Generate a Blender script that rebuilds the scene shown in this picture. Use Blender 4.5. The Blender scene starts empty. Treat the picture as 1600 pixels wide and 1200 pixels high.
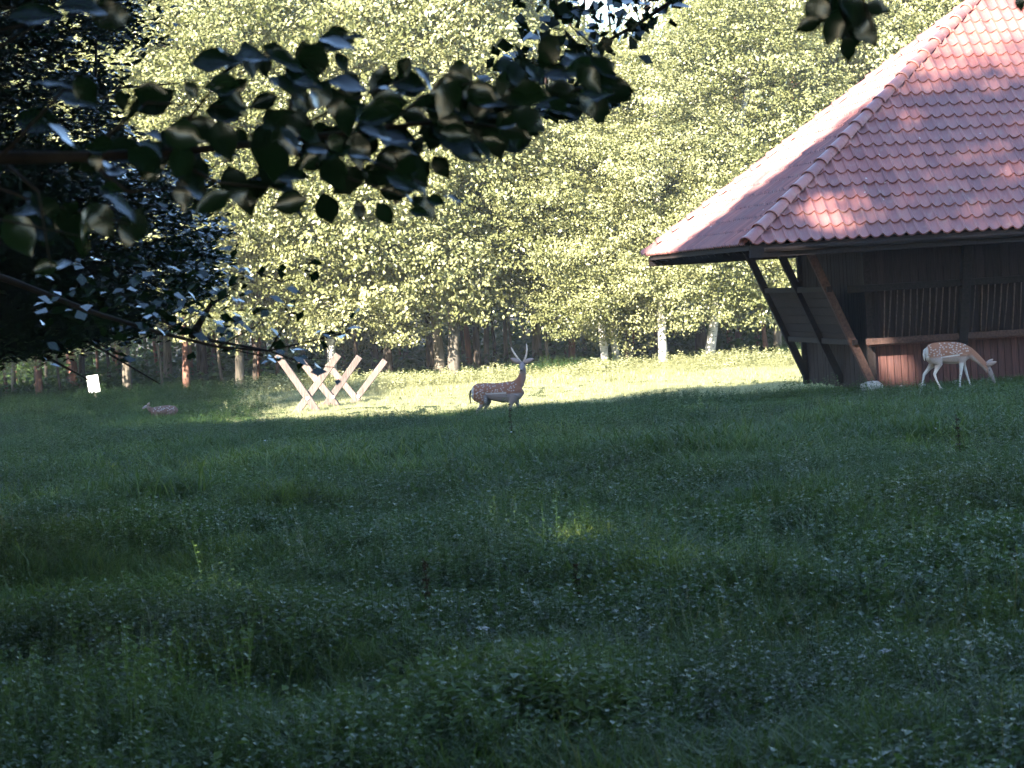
import bpy, bmesh, math, random
import numpy as np
from mathutils import Vector, Matrix, Euler, noise
random.seed(7); RNG = np.random.default_rng(7)
SC = bpy.context.scene
COL = SC.collection
R = math.radians

# ------------------------------------------------------------------ camera
F = 4700.0                                    # focal length in pixels of the 1600 px wide photograph
cam_d = bpy.data.cameras.new('camera'); cam = bpy.data.objects.new('camera', cam_d); COL.objects.link(cam)
cam_d.sensor_width = 36; cam_d.lens = 36 * F / 1600; cam_d.clip_start = 0.1; cam_d.clip_end = 2000
CAM_ROT = (Matrix.Rotation(R(90 - 1.877), 3, 'X') @ Matrix.Rotation(R(-3.5), 3, 'Z'))
cam.matrix_world = CAM_ROT.to_4x4(); cam.location = (0, 0, 0)
cam_d.dof.use_dof = True; cam_d.dof.focus_distance = 68; cam_d.dof.aperture_fstop = 15.0
SC.camera = cam

# ------------------------------------------------------------------ light
SUN_EL, SUN_AZ = 25.0, 30.0                   # azimuth: degrees left of straight behind the camera
S = Vector((-math.sin(R(SUN_AZ)) * math.cos(R(SUN_EL)), -math.cos(R(SUN_AZ)) * math.cos(R(SUN_EL)), math.sin(R(SUN_EL))))
world = bpy.data.worlds.new('World'); SC.world = world; world.use_nodes = True
wn = world.node_tree; wn.nodes.clear()
sky = wn.nodes.new('ShaderNodeTexSky'); sky.sky_type = 'NISHITA'; sky.sun_disc = False
sky.sun_elevation = R(SUN_EL); sky.sun_rotation = R(180 + SUN_AZ)
sky.air_density = 1.0; sky.dust_density = 0.2; sky.ozone_density = 2.6
bg = wn.nodes.new('ShaderNodeBackground'); bg.inputs[1].default_value = 0.105
wo = wn.nodes.new('ShaderNodeOutputWorld')
wn.links.new(sky.outputs[0], bg.inputs[0]); wn.links.new(bg.outputs[0], wo.inputs[0])
sl = bpy.data.lights.new('sun', 'SUN'); sl.energy = 5.0; sl.angle = R(0.53); sl.color = (1.0, 0.91, 0.76)
so = bpy.data.objects.new('sun', sl); COL.objects.link(so)
so.rotation_euler = S.to_track_quat('Z', 'Y').to_euler(); so.location = (-30, -60, 60)
SC.view_settings.view_transform = 'Standard'; SC.view_settings.look = 'None'
SC.view_settings.exposure = 3.15; SC.view_settings.gamma = 1.0; SC.view_settings.use_curve_mapping = False
SC.render.engine = 'CYCLES'
SC.cycles.max_bounces = 6; SC.cycles.diffuse_bounces = 3; SC.cycles.glossy_bounces = 2
SC.cycles.transmission_bounces = 3; SC.cycles.transparent_max_bounces = 6
SC.cycles.caustics_reflective = False; SC.cycles.caustics_refractive = False
SC.cycles.use_denoising = True

# ------------------------------------------------------------------ picture geometry helpers
def ray(px, py):
    d = CAM_ROT @ Vector(((px - 800) / F, -(py - 600) / F, -1))
    return d / d.y
def P(px, py, Y): return ray(px, py) * Y
GY = [-60, 0, 10, 20, 30, 40, 50, 55, 60, 65, 70, 80, 100, 400]
GZ = [-1.5, -1.6, -1.64, -1.76, -1.9, -2.06, -2.26, -2.45, -2.7, -2.92, -2.98, -3.0, -3.02, -3.3]
def sstep(a, b, x):
    t = np.clip((x - a) / (b - a), 0, 1); return t * t * (3 - 2 * t)
def ground(x, y):
    x = np.asarray(x, float); y = np.asarray(y, float)
    z = (np.interp(y, GY, GZ) + np.interp(y - 3, GY, GZ) + np.interp(y + 3, GY, GZ)) / 3
    z = z + 0.17 * sstep(3.5, 7, x) * np.exp(-((y - 56) / 6.0) ** 2 / 2)
    z = z + 0.05 * np.sin(x * 0.9 + 1.3) * np.sin(y * 0.45 + .6) + 0.025 * np.sin(x * 2.3 + y * 1.1) * np.sin(y * 1.7)
    z = z + sstep(9, 13, y) * (1 - sstep(38, 46, y)) * (0.085 * np.sin(x * 1.5 + 2.2 * np.sin(y * .47)) * np.sin(y * .8 + x * .35) + .045 * np.sin(x * 3.1 + y * .9) * np.sin(y * 1.9 + 1))
    return z
def gz(x, y): return float(ground(x, y))
def G(px, py, y0=5.0, y1=200.0):
    d = ray(px, py); Y = y0
    while Y < y1:
        p = d * Y
        if p.z <= gz(p.x, p.y): return Vector((p.x, p.y, gz(p.x, p.y)))
        Y += 0.1
    return d * y1
def proj(pts):
    M = np.array(CAM_ROT.transposed()); q = np.asarray(pts) @ M.T
    return np.stack([800 + F * q[:, 0] / -q[:, 2], 600 - F * q[:, 1] / -q[:, 2]], 1)

# ------------------------------------------------------------------ materials
def new_mat(name):
    m = bpy.data.materials.new(name); m.use_nodes = True; m.node_tree.nodes.clear(); return m, m.node_tree
def N(t, typ, **kw):
    n = t.nodes.new(typ)
    for k, v in kw.items(): setattr(n, k, v)
    return n
def setv(n, key, v): n.inputs[key].default_value = v
def ramp(t, fac, stops):
    r = N(t, 'ShaderNodeValToRGB'); e = r.color_ramp.elements
    while len(e) < len(stops): e.new(0.5)
    for el, (p, c) in zip(e, stops): el.position = p; el.color = (*c, 1)
    t.links.new(fac, r.inputs[0]); return r.outputs[0]
def mixc(t, fac, a, b, mode='MIX'):
    m = N(t, 'ShaderNodeMix', data_type='RGBA', blend_type=mode)
    for sock, v in ((m.inputs[0], fac), (m.inputs[6], a), (m.inputs[7], b)):
        if isinstance(v, (int, float)): sock.default_value = v
        elif isinstance(v, tuple): sock.default_value = (*v, 1)
        else: t.links.new(v, sock)
    return m.outputs[2]
def tex(t, kind='noise', scale=5.0, coord='Object', detail=4.0, vec_scale=None):
    tc = N(t, 'ShaderNodeTexCoord'); src = tc.outputs[coord] if coord != 'World' else N(t, 'ShaderNodeNewGeometry').outputs['Position']
    if vec_scale:
        mp = N(t, 'ShaderNodeMapping'); mp.inputs['Scale'].default_value = vec_scale; t.links.new(src, mp.inputs[0]); src = mp.outputs[0]
    if kind == 'noise':
        n = N(t, 'ShaderNodeTexNoise'); setv(n, 'Scale', scale); setv(n, 'Detail', detail)
    else:
        n = N(t, 'ShaderNodeTexVoronoi'); setv(n, 'Scale', scale)
    t.links.new(src, n.inputs['Vector']); return n
def principled(t, col, rough=0.8, spec=0.3, bump=None, bstr=0.3, bdist=0.02):
    p = N(t, 'ShaderNodeBsdfPrincipled'); setv(p, 'Roughness', rough); setv(p, 'Specular IOR Level', spec)
    if isinstance(col, tuple): p.inputs['Base Color'].default_value = (*col, 1)
    else: t.links.new(col, p.inputs['Base Color'])
    if bump is not None:
        b = N(t, 'ShaderNodeBump'); setv(b, 'Strength', bstr); setv(b, 'Distance', bdist)
        t.links.new(bump, b.inputs['Height']); t.links.new(b.outputs[0], p.inputs['Normal'])
    return p
def out(t, sh):
    o = N(t, 'ShaderNodeOutputMaterial'); t.links.new(sh, o.inputs[0])

def leaf_mat(name, stops, rough=0.45, spec=0.45, trans=0.35, tcol=(0.28, 0.36, 0.05), patch=None):
    m, t = new_mat(name)
    at = N(t, 'ShaderNodeAttribute', attribute_name='tint')
    oi = N(t, 'ShaderNodeObjectInfo')
    ma = N(t, 'ShaderNodeMath', operation='MULTIPLY_ADD'); t.links.new(oi.outputs['Random'], ma.inputs[0]); ma.inputs[1].default_value = 0.42
    t.links.new(at.outputs['Fac'], ma.inputs[2])
    ms = N(t, 'ShaderNodeMath', operation='MULTIPLY'); t.links.new(ma.outputs[0], ms.inputs[0]); ms.inputs[1].default_value = 0.70
    c = ramp(t, ms.outputs[0], stops)
    if patch:
        n = tex(t, 'noise', patch[0], 'World', 3.0)
        f = ramp(t, n.outputs['Fac'], [(0.42, (0, 0, 0)), (0.62, (1, 1, 1))])
        c = mixc(t, f, c, mixc(t, 1.0, c, patch[1], 'MULTIPLY'))
        if len(patch) > 2:
            n = tex(t, 'noise', patch[0] * 1.9, 'World', 4.0, (1, .6, 1))
            f = ramp(t, n.outputs['Fac'], [(0.50, (0, 0, 0)), (0.64, (1, 1, 1))])
            c = mixc(t, f, c, mixc(t, 1.0, c, patch[2], 'MULTIPLY'))
    p = principled(t, c, rough, spec)
    tr = N(t, 'ShaderNodeBsdfTranslucent')
    t.links.new(mixc(t, 0.5, c, tcol), tr.inputs[0])
    mx = N(t, 'ShaderNodeMixShader'); mx.inputs[0].default_value = trans
    t.links.new(p.outputs[0], mx.inputs[1]); t.links.new(tr.outputs[0], mx.inputs[2]); out(t, mx.outputs[0])
    return m
M = {}
M['forest_leaf'] = leaf_mat('forest_leaf', [(0.0, (0.06, 0.07, 0.025)), (0.45, (0.17, 0.175, 0.07)), (1.0, (0.38, 0.37, 0.20))], 0.38, 0.5, 0.25)
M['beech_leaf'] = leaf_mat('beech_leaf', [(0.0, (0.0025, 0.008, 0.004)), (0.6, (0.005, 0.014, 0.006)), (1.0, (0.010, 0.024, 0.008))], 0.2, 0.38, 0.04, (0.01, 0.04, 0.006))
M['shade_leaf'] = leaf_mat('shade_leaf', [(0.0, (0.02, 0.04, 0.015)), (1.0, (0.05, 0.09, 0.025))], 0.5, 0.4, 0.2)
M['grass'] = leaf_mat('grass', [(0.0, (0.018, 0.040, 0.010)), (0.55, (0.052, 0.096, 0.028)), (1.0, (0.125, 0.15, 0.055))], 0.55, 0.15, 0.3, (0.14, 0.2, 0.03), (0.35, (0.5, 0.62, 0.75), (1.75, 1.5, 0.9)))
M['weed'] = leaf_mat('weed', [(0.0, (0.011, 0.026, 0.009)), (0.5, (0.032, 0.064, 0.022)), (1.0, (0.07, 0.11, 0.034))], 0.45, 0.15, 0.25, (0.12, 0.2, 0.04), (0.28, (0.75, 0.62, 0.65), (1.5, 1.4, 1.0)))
M['sunlit_grass'] = leaf_mat('sunlit_grass', [(0.0, (0.15, 0.165, 0.065)), (0.5, (0.28, 0.28, 0.14)), (1.0, (0.42, 0.40, 0.24))], 0.5, 0.3, 0.3, (0.3, 0.32, 0.1))  # grass colour lightened to paint in the sunlight of the far strip
M['dry'] = leaf_mat('dry', [(0.0, (0.05, 0.04, 0.025)), (1.0, (0.13, 0.11, 0.06))], 0.7, 0.2, 0.2)
M['dock'] = leaf_mat('dock', [(0.0, (0.014, 0.009, 0.007)), (1.0, (0.03, 0.018, 0.013))], 0.8, 0.1, 0.05)

def wood_mat(name, a, b, rough=0.85, bstr=0.5, vs=(14, 14, 1.2), spec=0.2):
    m, t = new_mat(name); n = tex(t, 'noise', 2.2, 'Object', 6.0, vs); n2 = tex(t, 'noise', 1.1, 'World', 3.0)
    c = ramp(t, n.outputs['Fac'], [(0.3, a), (0.72, b)])
    oi = N(t, 'ShaderNodeObjectInfo'); br = ramp(t, oi.outputs['Random'], [(0, (0.72, 0.72, 0.74)), (1, (1.15, 1.1, 1.05))])
    c = mixc(t, 1.0, c, br, 'MULTIPLY')
    c = mixc(t, 0.5, c, mixc(t, 1.0, c, ramp(t, n2.outputs['Fac'], [(0.3, (0.6, 0.6, 0.6)), (0.7, (1.2, 1.2, 1.2))]), 'MULTIPLY'))
    out(t, principled(t, c, rough, spec, n.outputs['Fac'], bstr, 0.01).outputs[0]); return m
M['bark'] = wood_mat('bark', (0.035, 0.026, 0.02), (0.12, 0.095, 0.075), 0.9, 0.8, (6, 6, 1.0))
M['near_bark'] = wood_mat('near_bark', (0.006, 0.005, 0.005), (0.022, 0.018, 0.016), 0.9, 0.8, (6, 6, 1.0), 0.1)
M['grey_bark'] = wood_mat('grey_bark', (0.10, 0.085, 0.065), (0.27, 0.235, 0.19), 0.9, 0.8, (6, 6, 1.0))
M['red_bark'] = wood_mat('red_bark', (0.12, 0.06, 0.045), (0.28, 0.15, 0.11), 0.9, 0.8, (6, 6, 1.0))
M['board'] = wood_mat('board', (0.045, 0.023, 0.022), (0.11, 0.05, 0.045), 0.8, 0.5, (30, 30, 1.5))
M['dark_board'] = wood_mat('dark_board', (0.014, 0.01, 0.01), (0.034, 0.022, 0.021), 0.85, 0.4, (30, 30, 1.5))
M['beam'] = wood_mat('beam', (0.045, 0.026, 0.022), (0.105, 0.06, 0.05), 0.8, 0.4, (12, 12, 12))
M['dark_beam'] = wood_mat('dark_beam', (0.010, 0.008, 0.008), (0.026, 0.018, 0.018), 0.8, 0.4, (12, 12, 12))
M['slat'] = wood_mat('slat', (0.06, 0.042, 0.038), (0.14, 0.10, 0.088), 0.8, 0.4, (20, 20, 3))
M['weathered'] = wood_mat('weathered', (0.075, 0.055, 0.048), (0.21, 0.165, 0.145), 0.8, 0.5, (22, 22, 1.6))
def simple(name, a, b, scale=8, rough=0.8, spec=0.3, coord='Object', bstr=0.3, bdist=0.02):
    m, t = new_mat(name); n = tex(t, 'noise', scale, coord, 5.0)
    out(t, principled(t, ramp(t, n.outputs['Fac'], [(0.3, a), (0.7, b)]), rough, spec, n.outputs['Fac'], bstr, bdist).outputs[0]); return m
M['stone'] = simple('stone', (0.28, 0.27, 0.25), (0.5, 0.48, 0.46), 10)
M['metal'] = simple('metal', (0.45, 0.42, 0.4), (0.7, 0.68, 0.66), 20, 0.4, 0.6)
M['white_paint'] = simple('white_paint', (0.7, 0.69, 0.66), (0.82, 0.81, 0.79), 6, 0.6)
M['antler'] = simple('antler', (0.4, 0.31, 0.24), (0.65, 0.56, 0.47), 12)
M['hoof'] = simple('hoof', (0.02, 0.018, 0.016), (0.05, 0.04, 0.035), 12, 0.4)
M['eye'] = simple('eye', (0.006, 0.005, 0.004), (0.012, 0.01, 0.008), 3, 0.1, 0.8)
M['petal'] = simple('petal', (0.6, 0.62, 0.68), (0.8, 0.8, 0.82), 6, 0.6)
def birch_bark():
    m, t = new_mat('birch_bark'); n = tex(t, 'noise', 2.0, 'Object', 5.0, (3, 3, 12)); n2 = tex(t, 'noise', 1.3, 'Object', 3.0)
    c = ramp(t, n.outputs['Fac'], [(0.32, (0.06, 0.05, 0.045)), (0.42, (0.52, 0.49, 0.45)), (0.8, (0.72, 0.69, 0.65))])
    c = mixc(t, ramp(t, n2.outputs['Fac'], [(0.55, (0, 0, 0)), (0.75, (0.6, 0.6, 0.6))]), c, (0.35, 0.28, 0.22))
    out(t, principled(t, c, 0.7, 0.3, n.outputs['Fac'], 0.3).outputs[0]); return m
M['birch_bark'] = birch_bark()
def tile_mat():
    m, t = new_mat('clay_tile'); oi = N(t, 'ShaderNodeObjectInfo'); at = N(t, 'ShaderNodeAttribute', attribute_name='tint')
    ad = N(t, 'ShaderNodeMath', operation='ADD'); t.links.new(oi.outputs['Random'], ad.inputs[0]); t.links.new(at.outputs['Fac'], ad.inputs[1])
    fr = N(t, 'ShaderNodeMath', operation='FRACT'); t.links.new(ad.outputs[0], fr.inputs[0])
    c = ramp(t, fr.outputs[0], [(0.0, (0.17, 0.062, 0.058)), (0.5, (0.25, 0.088, 0.076)), (1.0, (0.34, 0.13, 0.102))])
    n = tex(t, 'noise', 7.0, 'World', 5.0); n2 = tex(t, 'noise', 0.7, 'World', 3.0); v = tex(t, 'voronoi', 2.6, 'World')
    c = mixc(t, ramp(t, n2.outputs['Fac'], [(0.35, (0, 0, 0)), (0.7, (0.7, 0.7, 0.7))]), c, (0.16, 0.085, 0.085))
    c = mixc(t, ramp(t, n.outputs['Fac'], [(0.55, (0, 0, 0)), (0.75, (0.5, 0.5, 0.5))]), c, (0.24, 0.17, 0.14))
    c = mixc(t, ramp(t, v.outputs['Distance'], [(0.03, (0.8, 0.8, 0.8)), (0.06, (0, 0, 0))]), c, (0.55, 0.52, 0.48))
    out(t, principled(t, c, 0.5, 0.45, n.outputs['Fac'], 0.25, 0.01).outputs[0]); return m
M['tile'] = tile_mat()
def ground_mat():
    m, t = new_mat('meadow_soil'); n = tex(t, 'noise', 0.9, 'World', 6.0); n2 = tex(t, 'noise', 9.0, 'World', 6.0)
    green = ramp(t, n2.outputs['Fac'], [(0.3, (0.012, 0.018, 0.008)), (0.7, (0.035, 0.05, 0.018))])
    litter = ramp(t, n2.outputs['Fac'], [(0.3, (0.018, 0.014, 0.009)), (0.7, (0.05, 0.038, 0.026))])
    g = N(t, 'ShaderNodeNewGeometry'); sp = N(t, 'ShaderNodeSeparateXYZ'); t.links.new(g.outputs['Position'], sp.inputs[0])
    ad = N(t, 'ShaderNodeMath', operation='MULTIPLY_ADD'); t.links.new(n.outputs['Fac'], ad.inputs[0]); ad.inputs[1].default_value = 10; t.links.new(sp.outputs['Y'], ad.inputs[2])
    mr = N(t, 'ShaderNodeMapRange'); t.links.new(ad.outputs[0], mr.inputs[0]); mr.inputs[1].default_value = 103; mr.inputs[2].default_value = 106
    c = mixc(t, mr.outputs[0], green, litter)
    out(t, principled(t, c, 0.95, 0.1, n2.outputs['Fac'], 0.6, 0.05).outputs[0]); return m
M['ground'] = ground_mat()
M['mud'] = simple('mud', (0.05, 0.04, 0.04), (0.11, 0.09, 0.085), 5, 0.6, 0.4, 'World', 0.5, 0.05)

# ------------------------------------------------------------------ mesh helpers
def np_mesh(name, V, Fc, mat, tint=None, smooth=False):
    """V (n,3); Fc (m,k) index array with constant k"""
    me = bpy.data.meshes.new(name); V = np.asarray(V, np.float32); Fc = np.asarray(Fc, np.int32); k = Fc.shape[1]
    me.vertices.add(len(V)); me.vertices.foreach_set('co', V.ravel())
    me.loops.add(Fc.size); me.loops.foreach_set('vertex_index', Fc.ravel())
    me.polygons.add(len(Fc)); me.polygons.foreach_set('loop_start', np.arange(0, Fc.size, k, dtype=np.int32))
    me.update(calc_edges=True)
    if tint is not None:
        a = me.attributes.new('tint', 'FLOAT', 'FACE'); a.data.foreach_set('value', np.asarray(tint, np.float32))
    if smooth: me.polygons.foreach_set('use_smooth', np.ones(len(Fc), bool))
    me.materials.append(mat); me.validate(); return me
def link(name, me, parent=None, loc=None):
    o = bpy.data.objects.new(name, me); COL.objects.link(o)
    if parent is not None: o.parent = parent
    if loc is not None: o.location = loc
    return o
def empty(name, loc=(0, 0, 0), rz=0.0):
    o = bpy.data.objects.new(name, None); o.empty_display_size = 0.2; COL.objects.link(o); o.location = loc; o.rotation_euler = (0, 0, rz); return o
def tag(o, label=None, cat=None, group=None, kind=None):
    if label: o['label'] = label
    if cat: o['category'] = cat
    if group: o['group'] = group
    if kind: o['kind'] = kind
    return o
class MB:
    def __init__(s): s.v = []; s.f = []
    def add(s, vs, fs):
        b = len(s.v); s.v += [tuple(v) for v in vs]; s.f += [tuple(i + b for i in f) for f in fs]
    def tube(s, pts, rad, seg=8, cap=True):
        pts = [Vector(p) for p in pts]; b = len(s.v); n = len(pts); up = None
        for i, p in enumerate(pts):
            d = (pts[min(i + 1, n - 1)] - pts[max(i - 1, 0)]).normalized()
            if up is None: up = Vector((0, 0, 1)) if abs(d.z) < 0.9 else Vector((1, 0, 0))
            x = d.cross(up).normalized(); y = x.cross(d).normalized(); up = y
            r = rad[i] if hasattr(rad, '__len__') else rad
            for k in range(seg):
                a = 2 * math.pi * k / seg; s.v.append(tuple(p + x * (r * math.cos(a)) + y * (r * math.sin(a))))
        for i in range(n - 1):
            for k in range(seg):
                k2 = (k + 1) % seg; s.f.append((b + i * seg + k, b + i * seg + k2, b + (i + 1) * seg + k2, b + (i + 1) * seg + k))
        if cap: s.f.append(tuple(b + k for k in range(seg))[::-1]); s.f.append(tuple(b + (n - 1) * seg + k for k in range(seg)))
    def beam(s, a, c, w, h, up=Vector((0, 0, 1))):
        a = Vector(a); c = Vector(c); d = (c - a).normalized(); x = d.cross(up)
        if x.length < 1e-3: x = d.cross(Vector((0, 1, 0)))
        x.normalize(); y = x.cross(d).normalized(); vs = []
        for p in (a, c):
            for sx, sy in ((-1, -1), (1, -1), (1, 1), (-1, 1)): vs.append(p + x * (sx * w / 2) + y * (sy * h / 2))
        s.add(vs, [(3, 2, 1, 0), (4, 5, 6, 7), (0, 1, 5, 4), (1, 2, 6, 5), (2, 3, 7, 6), (3, 0, 4, 7)])
    def mesh(s, name, mat, smooth=False, bevel=0):
        me = bpy.data.meshes.new(name); me.from_pydata(s.v, [], s.f)
        if bevel:
            bm = bmesh.new(); bm.from_mesh(me)
            bmesh.ops.bevel(bm, geom=bm.edges[:], offset=bevel, segments=1, affect='EDGES', profile=0.5); bm.to_mesh(me); bm.free()
        me.materials.append(mat)
        if smooth: me.polygons.foreach_set('use_smooth', np.ones(len(me.polygons), bool))
        me.update(); return me

def leaf_cloud(C, size, droop=0.3, aspect=0.62, flat=0.6, tint_by=None, quads=1, rng=RNG, out=None):
    """One folded leaf quad at each point of C: flat = how horizontal the blades lie."""
    n = len(C); C = np.asarray(C)
    nrm = rng.normal(size=(n, 3)); nrm /= np.linalg.norm(nrm, axis=1, keepdims=True)
    nrm[:, 2] = np.abs(nrm[:, 2]); nrm = nrm * (1 - flat) + np.array([0, 0, flat])
    if out is not None: nrm = nrm + out * .9
    nrm /= np.linalg.norm(nrm, axis=1, keepdims=True)
    d = rng.normal(size=(n, 3)); d[:, 2] -= droop; d -= nrm * np.sum(d * nrm, 1, keepdims=True); d /= np.linalg.norm(d, axis=1, keepdims=True)
    w = np.cross(nrm, d); s = (size * rng.uniform(0.65, 1.3, n))[:, None]
    base = C - d * s * .5; tip = C + d * s * .5
    l = C + w * s * aspect * .5 + nrm * s * .08 - d * s * .06; r = C - w * s * aspect * .5 + nrm * s * .08 - d * s * .06
    V = np.stack([base, r, tip, l], 1).reshape(-1, 3); Fc = np.arange(4 * n).reshape(n, 4)
    return V, Fc

# ------------------------------------------------------------------ setting: ground
def build_ground():
    xs = np.concatenate([np.linspace(-400, -40, 10), np.linspace(-36, 36, 145), np.linspace(40, 400, 10)])
    ys = np.concatenate([np.linspace(-120, 0, 12), np.linspace(2, 130, 257), np.linspace(135, 700, 14)])
    X, Y = np.meshgrid(xs, ys); Z = ground(X, Y)
    V = np.stack([X, Y, Z], -1).reshape(-1, 3); nx = len(xs); i = np.arange(len(ys) - 1)[:, None] * nx + np.arange(nx - 1)[None]
    i = i.ravel(); Fc = np.stack([i, i + 1, i + nx + 1, i + nx], 1)
    o = link('ground', np_mesh('ground', V, Fc, M['ground'], smooth=True)); tag(o, kind='structure')
build_ground()

# ------------------------------------------------------------------ barn
BA = Vector((0.99486, 0.1012, 0)); BB = Vector((-0.1012, 0.99486, 0)); UP = Vector((0, 0, 1))
c0 = P(1170, 384, 50.0); EZ = c0.z
def B(a, b, z=0.0): return Vector((c0.x, c0.y, 0)) + BA * a + BB * b + UP * z
W2, RISE, RL = 5.62, 4.33, 3.2                # half span, rise, ridge length
LEN = 2 * W2 + RL
GK = -2.17                                    # ground level at the barn
barn = empty('hay_barn', B(LEN / 2, W2, GK))
tag(barn, 'dark wooden feeding barn with a red tiled hipped roof at the meadow edge', 'barn')
bpy.context.view_layer.update()
BINV = Matrix.Translation(-Vector(barn.location))
def bpart(name, me, label=None, parent=None):
    o = bpy.data.objects.new(name, me); COL.objects.link(o); o.parent = parent or barn
    if parent is None: o.matrix_parent_inverse = BINV
    if label: o['label'] = label
    return o
# roof frames: origin at the eave corner, u along eave, s up the slope, n normal
def face_frame(o, u, inward, rise, run):
    s = (inward * run + UP * rise).normalized(); n = u.cross(s).normalized()
    if n.z < 0: n = -n
    return Vector(o), u.copy(), s, n
faces = [face_frame(B(0, 0, EZ), BA, BB, RISE, W2), face_frame(B(0, 2 * W2, EZ), -BB, BA, RISE, W2),
         face_frame(B(LEN, 2 * W2, EZ), -BA, -BB, RISE, W2), face_frame(B(LEN, 0, EZ), BB, -BA, RISE, W2)]
SL = math.hypot(W2, RISE); NROW = 19; EXP = SL / NROW; TW = 0.2016
def pantile(bm_list, mat4):
    pass
prof = [(0.0, 0.016), (0.022, 0.042), (0.046, 0.045), (0.072, 0.016), (0.105, 0.002), (0.14, 0.0), (0.175, 0.008), (0.212, 0.024)]
def tile_geo():
    vs = []; L = EXP + 0.06
    for k, (s0, lift) in enumerate(((-0.02, 0.042), (L * .5, 0.021), (L, 0.0))):
        for (x, z) in prof:
            so_ = s0 - (0.03 * math.sin(math.pi * min(max((x - 0.05) / 0.15, 0), 1)) if k == 0 else 0)
            vs.append((x, so_, z + lift))
    n = len(prof)
    for (x, z) in prof:
        so_ = -0.02 - 0.03 * math.sin(math.pi * min(max((x - 0.05) / 0.15, 0), 1)); vs.append((x, so_, z + 0.012))
    fs = []
    for k in range(2):
        for i in range(n - 1): fs.append((k * n + i, k * n + i + 1, (k + 1) * n + i + 1, (k + 1) * n + i))
    for i in range(n - 1): fs.append((3 * n + i, 3 * n + i + 1, i + 1, i))
    return vs, fs
TV, TF = tile_geo()
tile_me = bpy.data.meshes.new('roof_tile'); tile_me.from_pydata(TV, [], TF); tile_me.materials.append(M['tile'])
rest = MB(); rest_t = []; cand = []
for fi, (o, u, s, n) in enumerate(faces):
    L = LEN if fi in (0, 2) else 2 * W2
    for r in range(NROW):
        s0 = r * EXP; run0 = s0 / SL * W2; run1 = (s0 + EXP) / SL * W2
        k0 = int((run0) / TW) - 1; k1 = int((L - run0) / TW) + 1
        for k in range(k0, k1):
            x0 = k * TW; jit = (random.uniform(-.004, .004), random.uniform(-.006, .006), random.uniform(-.002, .004))
            left_cut = x0 < run1 + 0.05; right_cut = x0 + TW > L - run1 - 0.05
            if x0 + .212 < run0 + 0.02 or x0 > L - run0 - 0.02: continue
            Mx = Matrix((( u.x, s.x, n.x), (u.y, s.y, n.y), (u.z, s.z, n.z))).to_4x4()
            Mx.translation = o + u * (x0 + jit[0]) + s * (s0 + jit[1]) + n * (0.03 + jit[2])
            cand.append((fi, Mx, left_cut, right_cut, x0, s0, L))
def clip(Mx, x0, s0, L, left, right):
    bm = bmesh.new()
    vv = [bm.verts.new(v) for v in TV]
    for f in TF: bm.faces.new([vv[i] for i in f])
    k = W2 / SL
    if left:     # keep X > k*s : X=x0+x, s=s0+y
        bmesh.ops.bisect_plane(bm, geom=bm.verts[:] + bm.edges[:] + bm.faces[:], plane_co=(k * s0 - x0, 0, 0), plane_no=(-1, k, 0), clear_outer=True)
    if right:
        bmesh.ops.bisect_plane(bm, geom=bm.verts[:] + bm.edges[:] + bm.faces[:], plane_co=(L - k * s0 - x0, 0, 0), plane_no=(1, k, 0), clear_outer=True)
    bmesh.ops.bisect_plane(bm, geom=bm.verts[:] + bm.edges[:] + bm.faces[:], plane_co=(0, SL - s0, 0), plane_no=(0, 1, 0), clear_outer=True)
    return bm
vis = []
for i, c in enumerate(cand):
    if c[0] == 0:
        q = proj([tuple(c[1] @ Vector((0.1, 0.18, 0)))])[0]
        if -20 < q[0] < 1612 and -12 < q[1] < 1210: vis.append((i, q))
vis.sort(key=lambda t: t[1][1] * -1); vis_set = set(i for i, _ in vis[:300])
for i, (fi, Mx, lc, rc, x0, s0, L) in enumerate(cand):
    cut = lc or rc or s0 > SL - 1.5 * EXP
    if i in vis_set:
        if cut:
            bm = clip(Mx, x0, s0, L, lc, rc)
            if not bm.faces: bm.free(); continue
            me = bpy.data.meshes.new('roof_tile_cut'); bm.to_mesh(me); bm.free(); me.materials.append(M['tile'])
        else: me = tile_me
        ob = bpart('roof_tile', me); ob.matrix_basis = Mx
    else:
        if cut:
            bm = clip(Mx, x0, s0, L, lc, rc); bm.verts.ensure_lookup_table(); bm.verts.index_update()
            vs = [Mx @ v.co for v in bm.verts]; fs = [tuple(v.index for v in f.verts) for f in bm.faces]; bm.free()
        else: vs = [Mx @ Vector(v) for v in TV]; fs = TF
        rest.add(vs, fs); rest_t += [random.random()] * len(fs)
me = rest.mesh('tile_courses', M['tile']); a = me.attributes.new('tint', 'FLOAT', 'FACE'); a.data.foreach_set('value', rest_t)
o_ = bpart('tile_courses', me, 'remaining red clay roof tiles laid in overlapping rows'); o_['kind'] = 'stuff'
# sarking under the tiles
A1 = B(W2, W2, EZ + RISE); A2 = B(W2 + RL, W2, EZ + RISE)
dm = MB(); cs = [B(0.03, 0.03, EZ), B(LEN - .03, 0.03, EZ), B(LEN - .03, 2 * W2 - .03, EZ), B(0.03, 2 * W2 - .03, EZ)]
vs = [c + UP * 0.012 for c in cs] + [A1, A2] + [c - UP * 0.06 for c in cs] + [A1 - UP * .08, A2 - UP * .08]
dm.add(vs, [(0, 1, 5, 4), (2, 3, 4, 5), (3, 0, 4), (1, 2, 5), (6, 10, 11, 7), (8, 11, 10, 9), (9, 10, 6), (7, 11, 8), (0, 6, 7, 1), (1, 7, 8, 2), (2, 8, 9, 3), (3, 9, 6, 0)])
bpart('roof_deck', dm.mesh('roof_deck', M['dark_board']))
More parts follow.
